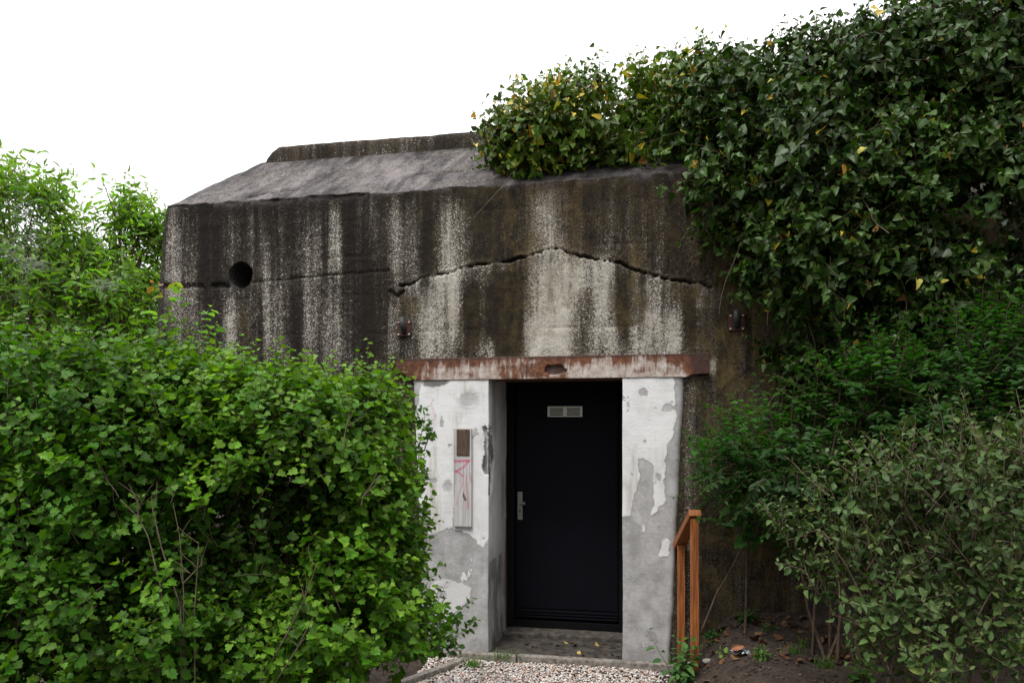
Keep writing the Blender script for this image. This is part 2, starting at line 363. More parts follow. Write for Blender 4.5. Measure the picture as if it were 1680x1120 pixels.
    scar = (np.exp(-(sc1/.022)**2)+np.exp(-(sc2/.02)**2))*slopem*(fbm(S*8, B*8, 49) > .45)
    Hn = H - scar*.035 + slopem*(.05*(fbm(S*1.6, B*2, 50)-.5)+.02*(fbm(S*12, B*12, 51)-.5))*np.concatenate([np.zeros(nh), sstep(0, .2, ts)*sstep(1, .9, ts)])[None]
    Bn = np.where(front & wallm, B + D, B)
    hole_r = .113
    dh = np.hypot(S-hc[0], (H-hc[1]))
    # paint --------------------------------------------------
    L = .20+.10*(fbm(S*2.2, H*.5, 61)-.5)
    def G(px, py, rx, ry, a):       # soft vertical stain centred on photo position
        s0, h0 = onwall(px, py); sx_, sy_ = rx/213, ry/213
        ph = .04*(fbm(H*1.7, S*0+px, 62)-.5)
        return a*np.exp(-((S+ph-s0)/sx_)**4 - ((H-h0)/sy_)**4)
    for q in [(283, 420, 16, 110, .42), (380, 560, 14, 80, .5), (300, 500, 25, 60, .2), (437, 480, 9, 110, .30), (448, 520, 16, 90, .3), (510, 470, 16, 120, .33), (550, 390, 12, 60, .42),
              (545, 550, 22, 60, .25), (655, 400, 24, 80, .40), (740, 395, 28, 75, .48), (700, 330, 12, 30, .1), (600, 330, 20, 30, .12), (895, 350, 32, 60, .52), (645, 540, 12, 50, .35),
              (708, 530, 24, 66, .50), (745, 500, 10, 60, .48), (905, 520, 42, 110, .76), (880, 560, 20, 40, .2), (985, 480, 12, 60, .6), (955, 450, 20, 30, .45), (1000, 560, 30, 30, .35), (1080, 560, 30, 45, .46), (1045, 560, 12, 30, .25), (1065, 495, 16, 40, .38),
              (1110, 550, 14, 45, .35), (1160, 490, 25, 18, .25), (1168, 600, 7, 14, .8), (808, 575, 9, 20, .45), (790, 565, 14, 24, .2), (870, 760, 700, 1, 0)]:
        L = L + G(*q)
    L = L + .16*(H < upper-jx)*(H > 2.25)*span*wallm - .05*((H > upper)*wallm)*(S > -1)
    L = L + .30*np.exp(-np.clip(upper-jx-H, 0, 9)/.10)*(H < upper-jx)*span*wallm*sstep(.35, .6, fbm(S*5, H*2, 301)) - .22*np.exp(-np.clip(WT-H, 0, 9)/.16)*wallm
    # dark run-offs
    for q in [(345, 400, 26, 90, .18), (485, 540, 10, 80, .14), (600, 500, 24, 110, .28), (575, 380, 10, 70, .14), (700, 390, 7, 80, .3), (815, 380, 36, 60, .12), (810, 520, 18, 66, .38), (845, 530, 14, 70, .42), (775, 520, 14, 60, .45), (835, 510, 24, 75, .62), (1128, 520, 10, 60, .3), (1055, 500, 5, 60, .3), (1020, 500, 9, 60, .5), (1130, 510, 12, 40, .2), (960, 560, 6, 40, .18), (1210, 640, 70, 200, .08)]:
        L = L - G(*q)
    L = np.where(slopem, .45-.5*sstep(.9, 1.4, S), L)
    rr = sstep(onwall(1120, 0)[0], onwall(1190, 0)[0], S)
    L = L + .02*rr + .30*np.exp(-((S-onwall(1130, 800)[0])/.045)**2)*(H < 2.15)
    O = .42*sstep(onwall(540, 0)[0], onwall(860, 0)[0], S) + .62*rr + .3*(np.abs(S-onwall(890, 0)[0]) < .3)*sstep(.35, .6, fbm(S*3, H*2, 71))
    for q in [(1035, 480, 26, 60, .8), (900, 490, 50, 20, .6), (740, 530, 10, 60, .3), (400, 540, 14, 40, .5), (680, 500, 26, 20, .6), (1140, 470, 40, 20, .5)]: O = O + G(*q)
    O = np.clip(O, 0, 1)
    K = np.exp(-(dck/(wid*1.15))**4)*wallm + .75*np.exp(-(j2/.008)**2) + .5*np.exp(-(j1/.018)**2) + .9*np.exp(-(sp/.012)**2) + .5*lip + scar*.9
    vj = segdist(S+.012*(fbm(H*6, S*0, 52)-.5), H, [onwall(403, 320), onwall(403, 425)]); K = K + .7*np.exp(-(vj/.008)**2)*(fbm(S*5, H*12, 53) > .42)
    # drips under the crack, dark streaks
    dr = (upper-H); K = K + .8*sstep(.56, .76, fbm(S*30, H*1.2, 54, 2))*np.exp(-np.clip(dr, 0, 9)/.20)*(dr > 0)*span*wallm
    K = K + .45*sstep(.3, 0, np.abs(H-hc[1]))*np.exp(-((S-hc[0]+.11)/.04)**2)*fbm(S*12, H*6, 55)
    K = K + .5*sstep(.5, .75, fbm(S*1.7, B*1.2+H*.1, 56))*slopem + .35*slopem*sstep(.60, .95, np.concatenate([np.zeros(nh), ts])[None]+0*S)*sstep(.3, .6, fbm(S*4, B*3, 57))
    K = K + .75*slopem*sstep(-.2, .45, S) + .7*slopem*sstep(.50, .68, fbm(S*7-B*2, B*.8, 261, 3)) - .3*slopem*np.exp(-(B/.12)**2); A0 = 1-.85*sstep(.9, 1.4, S)
    K = K + .35*rr*np.clip((1.2-H)/1.2, 0, 1)*wallm*fbm(S*2, H*2, 58)
    K = np.clip(K, 0, 1)
    A = np.where(slopem, .0+.35*sstep(.45, .7, fbm(S*3.3, B*9, 59)), 1.0)
    A = np.maximum(A, 1-A0); lipA = (np.exp(-(np.abs(H-WT)/.035)**2))*wallm; A = np.clip(A-.5*lipA*(fbm(S*5, H*0, 60) > .45), 0, 1)
    # openings
    keep = np.ones((nc-1, nh+len(ts)-1), bool)
    cs = (S[:-1, :-1]+S[1:, 1:])/2; chh = (H[:-1, :-1]+H[1:, 1:])/2
    ol, orr = onwall(740, 700)[0], onwall(1070, 700)[0]
    keep &= ~((cs > ol) & (cs < orr) & (chh < 2.2)); keep &= ~(np.hypot(cs-hc[0], chh-hc[1]) < hole_r)
    # pull the ring of vertices around the hole onto a circle
    ring = (dh < hole_r+.014) & (dh > hole_r-.020) & front & wallm
    f = np.where(ring, (hole_r-.002+.003*np.sin(np.arctan2(H-hc[1], S-hc[0])*5))/np.maximum(dh, 1e-6), 1)
    f = np.where(dh < hole_r+.006, f, 1)
    S2 = np.where(ring, hc[0]+(S-hc[0])*f, S); Hn = np.where(ring, hc[1]+(Hn-hc[1])*f, Hn)
    V = np.stack([S2, Bn, Hn], -1).reshape(-1, 3)
    me = mesh_np('wall', V, grid_faces(nc, nh+len(ts), keep), np.stack([L, O, K, A], -1).reshape(-1, 4))
    link('wall', me, CONC, bk, True)
    # pipe hole
    m = MB(); n = 40
    v = []; 
    for bb, r_ in ((-.002, hole_r+.004), (.02, hole_r-.004), (.75, hole_r-.004)):
        v += [(hc[0]+r_*math.cos(2*math.pi*k/n), bb, hc[1]+r_*math.sin(2*math.pi*k/n)) for k in range(n)]
    fs = [(i*n+k, i*n+(k+1) % n, (i+1)*n+(k+1) % n, (i+1)*n+k) for i in range(2) for k in range(n)] + [tuple(range(2*n, 3*n))]
    m.add(v, fs); m.build('pipe_hole', mat_simple('dark_concrete', (.012, .011, .011), (.05, .045, .042), 30, .95), bk, True)  # hole lined in a near-black colour
    # roof slab with a chamfered left end
    def slab(s0, s1, b0, b1, h0, h1, name, cham):
        ns, S_ = 240, np.linspace(s0, s1, 240); rows = [(b0, h0, 0), (b0+.0, h0+(h1-h0)*.3, .02), (b0+.0, h0+(h1-h0)*.65, .07), (b0+.006, h1-.012, cham), (b0+.03, h1, cham+.02), (b1, h1, cham+.02)]
        V = np.array([[(x+(ch*(1-i/(ns-1))), bb, hh+.012*(vnoise(np.array(x*3.), np.array(bb), 5)-.5)) for (bb, hh, ch) in rows] for i, x in enumerate(S_)])
        V[..., 1] += .014*(fbm(V[..., 0]*5, V[..., 2]*9, 8)-.5); V[..., 2] += .010*(fbm(V[..., 0]*14, V[..., 1]*4, 9)-.5)*(V[..., 2] > h0+.1)
        v = V.reshape(-1, 3); col = np.zeros((len(v), 4)); col[:, 0] = .22+.2*(fbm(v[:, 0]*1.5, v[:, 2]*2, 6)-.5); col[:, 1] = .35; col[:, 2] = .15; col[:, 3] = .93
        nr = len(rows); Fc = grid_faces(ns, nr)
        me = mesh_np(name, v, Fc, col); o = link(name, me, CONC, bk, True)
        return o
    slab(-2.56, 2.2, .855, 4.3, WT+.60, WT+.765, 'roof_slab', .14)
    m = MB(); m.add([(-2.56, .86, WT+.60), (-2.56, 4.3, WT+.60), (-2.40, 4.3, WT+.765), (-2.40, .87, WT+.762)], [(0, 1, 2, 3)]); m.add([(2.0, 1.9, WT+.62), (6.4, 1.9, WT+.62), (6.4, 4.3, WT+.62), (2.0, 4.3, WT+.62)], [(0, 1, 2, 3)])
    m.add([(-3.0, 4.2, -.2), (6.4, 4.2, -.2), (6.4, 4.2, WT+.6), (-2.7, 4.2, WT+.6)], [(3, 2, 1, 0)]); m.add([(6.4, 1.1, -.2), (6.4, 4.2, -.2), (6.4, 4.2, WT+.6), (6.4, 1.95, WT+.62), (6.4, 1.1, WT)], [(0, 1, 2, 3, 4)])
    m.build('rear_wall', mat_simple('plain_concrete', (.05, .045, .04), (.12, .11, .10), 6, .95), bk)
make_wall()

def px_poly(l, dx=0): return [onwall(x, y) for x, y in l]
Z1 = lambda l: px_poly([(a/2+640, b/2+560) for a, b in l])
def pillar(side):
    if side < 0:
        sl = lambda h: np.interp(h, [0, 1, 2.2], [onwall(694, 1060)[0], onwall(688, 860)[0], onwall(678, 640)[0]])
        si = onwall(802.5, 800)[0]; sr = lambda h: si + .012*(fbm(h*3, h*0+1, 3)-.5)
    else:
        si = onwall(1022, 800)[0]; sl = lambda h: si + .01*(fbm(h*3, h*0+2, 3)-.5) + .0*h
        sr = lambda h: np.interp(h, [0, 1, 2.2], [onwall(1100, 1060)[0], onwall(1110, 860)[0], onwall(1123, 640)[0]]) + .018*(fbm(h*5, h*0, 4)-.5)
    hz = np.arange(-.10, 2.135, .0062); hz = hz[hz < 2.128]; n = 104; u = np.linspace(0, 1, n)
    fr = -.028                                               # plaster stands proud of the concrete
    rb = np.linspace(0, 1, 60)[1:]*.63; m = 3
    H, U = np.meshgrid(hz, u, indexing='ij'); S = sl(H)*(1-U)+sr(H)*U; B = np.full_like(S, fr)
    edge = np.exp(-(np.minimum(U, 1)/.03)) if side < 0 else np.exp(-((1-U)/.03)); B = B + .03*edge
    x, y = S + .030*(fbm(S*26, H*26, 81, 5)-.5)+.03*(fbm(S*7, H*7, 84)-.5), H + .030*(fbm(S*26, H*26, 82, 5)-.5)+.03*(fbm(S*7, H*7, 85)-.5)
    if side < 0:
        wht = np.ones(S.shape, bool)
        wht &= ~inpoly(x, y, Z1([(20, 560), (110, 530), (135, 560), (125, 610), (120, 632), (150, 632), (185, 612), (235, 618), (265, 635), (290, 665), (308, 675), (326, 640), (360, 640), (360, 1200), (20, 1200)]))
        wht &= ~inpoly(x, y, Z1([(60, 110), (200, 110), (195, 140), (150, 155), (105, 145), (95, 200), (85, 240), (60, 260)]))
        w2 = inpoly(x, y, Z1([(135, 795), (175, 772), (225, 785), (268, 808), (262, 845), (240, 862), (222, 905), (180, 925), (140, 880)]))
        grey = .6*np.exp(-(np.hypot((x-onwall(770, 655)[0])/.085, (y-onwall(770, 656)[1])/.07))**6)*(fbm(x*14, y*14, 86) > .38) + .7*np.exp(-(np.hypot((x-onwall(736, 794)[0])/.035, (y-onwall(736, 796)[1])/.05))**6)*(fbm(x*25, y*25, 87) > .4)
        Rr = np.where(w2, .72, wht*1.0); Rr = np.clip(Rr - grey, 0, 1)
        pink = [[(713, 655), (709, 664), (713, 673)], [(712, 676), (717, 682), (713, 689)]]; pk = sum(.45*np.exp(-(segdist(S, H, px_poly(q))/.007)**2) for q in pink)
        dk = np.clip(.65*inpoly(x, y, Z1([(110, 110), (195, 110), (190, 140), (150, 152), (118, 142)])), 0, 1)
        chip = inpoly(x, y, Z1([(308, 278), (318, 275), (324, 300), (330, 305), (345, 330), (345, 440), (312, 440), (302, 410), (316, 360)]))
    else:
        wht = inpoly(x, y, Z1([(700, 60), (925, 60), (938, 180), (934, 300), (912, 340), (906, 420), (898, 455), (905, 520), (880, 556), (846, 578), (868, 540), (862, 490), (864, 410), (835, 386), (812, 384), (818, 450), (800, 500), (796, 545), (785, 578), (772, 574), (700, 570)]))
        w2 = inpoly(x, y, Z1([(898, 640), (922, 655), (912, 705), (876, 704), (885, 680)])); Rr = np.where(w2 | wht, 1., 0.)
        pk = .5*np.exp(-(np.hypot(S-onwall(1058, 642)[0], H-onwall(1058, 642)[1])/.012)**2)+.4*np.exp(-(np.hypot(S-onwall(1049, 676)[0], H-onwall(1049, 676)[1])/.01)**2)+.4*np.exp(-(np.hypot(S-onwall(1034, 656)[0], H-onwall(1034, 656)[1])/.008)**2)
        dk = .7*np.exp(-(np.hypot(S-onwall(1058, 723)[0], H-onwall(1058, 723)[1])/.012)**2)
        chip = np.zeros(S.shape, bool)
    Rr = np.where((fbm(S*9, H*9, 201, 5) > .72) & (S > -9), .15, Rr); Rr = np.where((fbm(S*12, H*7, 202, 5) > .79), .9, Rr)
    # shadow line painted dark where the coat has peeled, moss/dirt at the foot
    e = Rr.copy(); gy, gx = np.gradient(e); rim = np.clip((np.abs(gy)+np.abs(gx))*.9, 0, .45)
    foot = sstep(.42, -.05, H+.25*(fbm(S*5, H*5, 88)-.5)); dk = np.clip(dk + .38*foot*fbm(S*9, H*9, 89) + rim*.55*(fbm(S*11, H*11, 83) > .45), 0, 1)
    dk = np.clip(dk + .8*chip*fbm(S*16, H*8, 90)*1.2, 0, 1)
    Rr = np.where(chip, 0, Rr)
    B = B - .0018*(Rr > .5) + .006*(fbm(S*5, H*5, 91)-.5) + chip*.022*(.4+fbm(S*22, H*14, 92))
    C = np.stack([Rr, pk+0*S, dk], -1); P = np.stack([S, B, H], -1)
    # reveal
    K, Hk = np.meshgrid(rb, hz, indexing='xy'); 
    if side < 0:
        Sr = np.repeat(P[:, -1:, 0], len(rb), 1) - .0*K; Br = fr+K+.03*0; Sr = Sr - .010*(fbm(K*6, Hk*5, 93)-.5)*sstep(0, .1, K)
        chr_ = inpoly(K+.02*(fbm(K*20, Hk*10, 98)-.5), Hk, [(-.1, 1.78), (.12, 1.74), (.2, 1.5), (.1, 1.22), (-.1, 1.2)])
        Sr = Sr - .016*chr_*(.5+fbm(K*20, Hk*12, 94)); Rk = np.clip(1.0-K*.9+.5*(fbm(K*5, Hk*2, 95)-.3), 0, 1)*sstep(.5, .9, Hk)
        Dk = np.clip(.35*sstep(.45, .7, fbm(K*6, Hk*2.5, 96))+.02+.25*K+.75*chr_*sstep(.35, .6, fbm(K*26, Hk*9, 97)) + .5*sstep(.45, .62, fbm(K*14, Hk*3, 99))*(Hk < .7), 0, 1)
        P = np.concatenate([P, np.stack([Sr, Br, Hk], -1)], 1); C = np.concatenate([C, np.stack([Rk, 0*Rk, Dk], -1)], 1)
    else:
        K = K[:, ::-1]; Sr = np.repeat(P[:, :1, 0], len(rb), 1); P = np.concatenate([np.stack([Sr, fr+K, Hk], -1), P], 1)
        C = np.concatenate([np.stack([.4+0*K, 0*K, .2+.3*fbm(K*5, Hk*4, 96)], -1), C], 1)
    me = mesh_np('pillar', P.reshape(-1, 3), grid_faces(P.shape[0], P.shape[1])[:, ::-1], C.reshape(-1, 3))
    link('pillar', me, PLAS, bk, True)
    # solid core behind the plaster skin so that the jamb has body
    m = MB(); a_, b_ = (sl(np.array(1.0))-.02, si-.03) if side < 0 else (si+.03, float(sr(np.array(1.0)))-.02)
    m.box(float(a_), float(b_), .03, 1.05, -.1, 2.16); m.build('jamb_core', mat_simple('jamb_concrete', (.06, .055, .05), (.12, .11, .10), 10, .95), bk)
pillar(-1); pillar(1)

def make_beam():
    s0, s1 = onwall(652, 600)[0], onwall(1163, 600)[0]; h1 = 2.285; h0 = 2.115
    S = np.linspace(s0, s1, 420); v = np.linspace(0, 1, 30)
    SS, U = np.meshgrid(S, v, indexing='ij'); lo = h0 + .075*sstep(s0+.17, s0, SS) + .022*sstep(s1-.17, s1-.1, SS) + .012*(fbm(SS*18, SS*0, 5)-.5)*(SS > s1-.2)
    H = lo*(1-U)+h1*U; B = -.036 + .006*(fbm(SS*8, H*8, 101)-.5)
    hx, hy = onwall(912, 607); hp = np.hypot((SS-hx)/.085, (H-hy)/.042)+.7*(fbm(SS*18, H*18, 103)-.5); pit = sstep(1.0, .75, hp)
    B = B + pit*.018
    topd = (h1-H); Rr = .77 + .30*sstep(.02, .09, topd) - .35 - .55*sstep(s0+.36, s0+.02, SS) - .5*sstep(s1-.19, s1-.13, SS) - .5*np.exp(-(SS-hx-.02)**2/.012)*.5
    Rr = Rr - .75*sstep(.46, .62, fbm(SS*16, H*1.5, 102, 3))*np.exp(-topd/.07) - .35*sstep(.55, .7, fbm(SS*3, H*6, 104)) + .12*sstep(.1, .5, SS)
    Dk = np.clip(pit*.9 + .85*sstep(s1-.15, s1-.1, SS+.05*(fbm(SS*9, H*9, 6)-.5)) + .8*sstep(.03, .008, topd+.02*(fbm(SS*12, H*3, 7)-.5)) + .5*sstep(s0+.24, s0+.0, SS) + .6*sstep(.022, .0, H-lo)*0, 0, 1)  # darker at the pit, both ends and along the top edge
    P = np.stack([SS, B, H], -1)
    # underside and soffit
    rows = [P]; bot = P[:, 0:1].copy(); back = bot.copy(); back[:, 0, 1] = .30; b2 = bot.copy(); b2[:, 0, 1] = .0
    P = np.concatenate([back, b2, P], 1); C = np.stack([Rr, Dk, 0*Rr], -1); C = np.concatenate([C[:, :1]*0, C[:, :1]*0+.1, C], 1)
    tp = P[:, -1:].copy(); tp[:, 0, 1] = .05; P = np.concatenate([P, tp], 1); C = np.concatenate([C, C[:, -1:]], 1)
    me = mesh_np('lintel_beam', P.reshape(-1, 3), grid_faces(P.shape[0], P.shape[1]), C.reshape(-1, 3)); link('lintel_beam', me, RUST, bk, True)
    DRU = mat_simple('dark_rust', (.02, .01, .008), (.07, .03, .02), 40, .9)
    for e in (s0, s1): m = MB(); m.add([(e, -.036, h0+(.075 if e == s0 else .022)), (e, .05, h0+(.075 if e == s0 else .022)), (e, .05, h1), (e, -.036, h1)], [(0, 1, 2, 3)]); m.build('beam_end', DRU, bk)
make_beam()

def make_door():
    b0 = .66
    BL = mat_simple('black_door_paint', (.0040, .0042, .0065), (.0050, .0052, .0105), 4, .6, bump=.03, spec=.12)
    FR = mat_simple('black_frame_paint', (.0015, .0015, .002), (.003, .003, .0035), 9, .8, bump=.05, spec=.2)
    ST_ = mat_simple('brushed_steel', (.30, .30, .29), (.42, .42, .40), 80, .42, (1, 1, 8), .05, .9)
    WD = mat_simple('old_wood', (.05, .024, .012), (.16, .075, .035), 30, .8, (1, 1, .12), .5)
    dl, dr = onwall(846, 900, b0)[0], onwall(1015, 900, b0)[0]
    fl, frr = onwall(833, 900, b0)[0], onwall(1032, 900, b0)[0]
    m = MB(); m.box(fl, dl-.006, b0-.035, b0+.09, .052, 2.3, .004); m.box(dr+.006, frr+.03, b0-.035, b0+.09, .052, 2.3, .004); m.box(dl-.006, dr+.006, b0-.033, b0+.09, 2.17, 2.3, .004)
    m.box(dl-.006, dr+.006, b0-.02, b0+.09, .052, .112, .003)
    m.build('door_frame', FR, bk)
    d = MB(); d.box(dl, dr, b0, b0+.05, .125, 2.165, .004); d.box(dl+.012, dr-.012, b0-.006, b0+.001, .215, 2.15, .003)
    for k, z in enumerate((.137, .160, .183)): d.box(dl+.004, dr-.004, b0-.022+k*.004, b0+.002, z, z+.014, .003)
    door = d.build('door', BL, bk)
    # handle plate with knob and keyhole
    hx0, hz0 = onwall(849.2, 852, b0-.01); hx1, hz1 = onwall(857.5, 806.5, b0-.01)
    m = MB(); m.box(hx0, hx1, b0-.018, b0-.0055, hz0, hz1, .003)
    kx, kz = onwall(855, 825, b0-.03); m.tube([(kx, b0-.017, kz), (kx, b0-.045, kz)], .010, 12); m.tube([(kx-.004, b0-.052, kz), (kx+.04, b0-.056, kz)], [.0145, .017], 14)
    hh = m.build('door_handle', ST_, door)
    m = MB(); qx, qz = onwall(853, 836.5, b0-.02); m.tube([(qx, b0-.0175, qz), (qx, b0-.026, qz)], .0085, 12); m.box(qx-.004, qx+.004, b0-.024, b0-.0175, qz-.022, qz); m.build('lock_cylinder', mat_simple('lock_metal', (.08, .08, .08), (.16, .16, .15), 60, .4, metal=.8), door)
    # ventilation grille
    vx0, vz0 = onwall(898.5, 683.5, b0-.01); vx1, vz1 = onwall(955.5, 666, b0-.01); m = MB(); bb = b0-.016; mid = (vx0+vx1)/2; e = .014
    m.box(vx0, vx1, bb, b0-.0055, vz1-.011, vz1, .001); m.box(vx0, vx1, bb, b0-.0055, vz0, vz0+.011, .001)
    for a, c in ((vx0, vx0+e+.006), (vx1-e-.006, vx1), (mid-.017, mid+.017)): m.box(a, c, bb+.0005, b0-.0055, vz0+.0105, vz1-.0105)
    for k in range(4):
        z = vz0+.014+k*(vz1-vz0-.026)/4+.004
        for a, c in ((vx0+e+.004, mid-.015), (mid+.015, vx1-e-.004)):
            m.add([(a, bb-.004, z), (c, bb-.004, z), (c, bb+.006, z+.011), (a, bb+.006, z+.011), (a, bb-.004, z+.0025), (c, bb-.004, z+.0025), (c, bb+.0045, z+.0125), (a, bb+.0045, z+.0125)], [(0, 1, 5, 4), (4, 5, 6, 7), (0, 3, 2, 1)])
    m.build('vent_grille', mat_simple('pale_metal', (.62, .63, .58), (.75, .76, .70), 50, .4, metal=.3, bump=.02), door)
    # back of vent slots
    # wooden batten between jamb and frame
    m = MB(); x0 = onwall(802.5, 800)[0]; m.box(x0-.012, fl-.001, b0-.075, b0+.03, .02, 2.2, .004); m.build('wooden_batten', WD, bk)
    # sill, floor, ceiling
    CF = mat_simple('doorstep_concrete', (.018, .015, .012), (.085, .073, .062), 12, .9, bump=.5, dist=.012)
    m = MB(); m.box(x0+.005, onwall(1022, 900)[0]-.004, b0-.20, b0+.1, -.05, .050, .012); m.build('door_sill', mat_simple('sill_concrete', (.03, .025, .02), (.12, .105, .09), 18, .9, bump=.5, dist=.01), bk)
    m = MB(); m.box(x0-.01, onwall(1022, 900)[0]+.01, -.02, b0-.195, -.09, .008, .003); m.build('doorstep', CF, bk)
    m = MB(); m.box(x0-.2, onwall(1022, 900)[0]+.2, .302, 1.1, 2.13, 2.4); m.build('soffit', mat_simple('soffit_concrete', (.03, .028, .026), (.07, .065, .06), 12, .9), bk)
make_door()

# kerbs
KM = mat_simple('kerb_concrete', (.10, .088, .075), (.30, .27, .24), 26, .92, bump=.5, dist=.008)
def kerb(s0, s1, b0, b1, h1, label, rot=0):
    m = MB(); L = s1-s0; n = 14
    m.box(-L/2, L/2, -(b1-b0)/2, (b1-b0)/2, -.12, h1, .008)
    x, y, _ = to_world((s0+s1)/2, (b0+b1)/2, 0); o = m.build('kerb_stone', KM); o.location = (x, y, 0); o.rotation_euler = (rot, 0, ROT)
    if rot: o.rotation_euler = (0, 0, ROT+rot)
    tag(o, label, 'kerb', 'concrete edging kerbs around the gravel'); return o
ks = onwall(852, 1080)[0]
kerb(-.50, ks-.004, -.105, -.045, .022, 'short grey concrete kerb left of the joint, grass growing behind it')
kerb(ks+.004, 1.22, -.103, -.043, .026, 'long grey concrete kerb in front of the doorstep and right pillar')
kerb(-1.05, -.05, -.60, -.54, -.01, 'concrete kerb running towards the viewer along the left side of the gravel', R(66))

# handrail
def make_rail():
    OR = mat_simple('orange_stained_wood', (.14, .040, .009), (.42, .135, .03), 14, .6, (5, 5, .30), .5)
    pn = at(1139.5, 850, 5.4); pf = at(1117.5, 893, 5.75); r_ = empty('handrail', (pn[0], pn[1], gz(pn[0], pn[1])), 0, label='orange brown stained wooden handrail on two posts beside right pillar', cat='handrail')
    base = np.array(r_.location)
    def post(p, w, name):
        m = MB(); z0 = gz(p[0], p[1])-.15-base[2]; q = p-base; m.box(-w/2, w/2, -w/2, w/2, z0, q[2]-.0, .003); o = m.build(name, OR, r_); o.location = (q[0], q[1], 0); o.rotation_euler = (0, 0, R(-9)); return o
    post(pn, .056, 'post'); post(pf, .054, 'post')
    d = pf-pn; d[0] += .0; a0 = pn - d*.10; a1 = pf + d*.16; L = np.linalg.norm(a1-a0); m = MB()
    m.box(0, L, -.042, .042, -.002, .046, .005)
    u = Vector(a1-a0).normalized(); side = Vector((0, 0, 1)).cross(u).normalized(); up = u.cross(side)
    from mathutils import Matrix
    M = Matrix((u, side, up)).transposed().to_4x4(); M.translation = Vector(a0-base)
    o = m.build('rail', OR, r_); o.matrix_local = M
make_rail()

# flag holders
PLR = mat_simple('plate_rust', (.035, .011, .009), (.085, .028, .02), 40, .8, bump=.3)
PIP = mat_simple('grey_pipe', (.035, .042, .045), (.085, .095, .095), 30, .55, metal=.3)
BLT = mat_simple('bolt_head', (.50, .48, .42), (.66, .64, .58), 80, .5)
def holder(px, py, w, h, label):
    s, z = onwall(px, py); x, y, _ = to_world(s, -.012, 0); e = empty('flag_holder', (x, y, z), ROT, label=label, cat='flag holder', group='steel flag holders bolted to the wall')
    m = MB(); m.box(-w/2, w/2, -.008, .02, -h/2, h/2, .003); m.build('mounting_plate', PLR, e)
    import bmesh
    n = 20; v = []; a = R(20); ax = Vector((-.03, -math.sin(a), math.cos(a))).normalized(); u = ax.cross(Vector((0, 1, 0))).normalized(); q = ax.cross(u)
    st = Vector((.0, -.012, -.035))
    prof = [(-.0, .0195), (.125, .0195), (.125, .0155), (.05, .0155)]
    for d, r_ in prof: v += [tuple(st+ax*d+(u*math.cos(2*math.pi*k/n)+q*math.sin(2*math.pi*k/n))*r_) for k in range(n)]
    m = MB(); m.add(v, [(i*n+k, i*n+(k+1) % n, (i+1)*n+(k+1) % n, (i+1)*n+k) for i in range(3) for k in range(n)] + [tuple(range(3*n, 4*n)), tuple(range(n))[::-1]]); m.build('pipe_socket', PIP, e, True)
    for i in (-1, 1):
        for j in (-1, 1):
            m = MB(); m.tube([(i*w*.38, -.009, j*h*.38), (i*w*.38, -.016, j*h*.38)], [.0075, .006], 10); m.build('bolt', BLT, e)
holder(664, 539, .115, .125, 'rusty plate with short grey pipe above the left end of the beam')
holder(1208.5, 529, .115, .125, 'rusty plate with dark pipe on brown wall above right end of the beam')

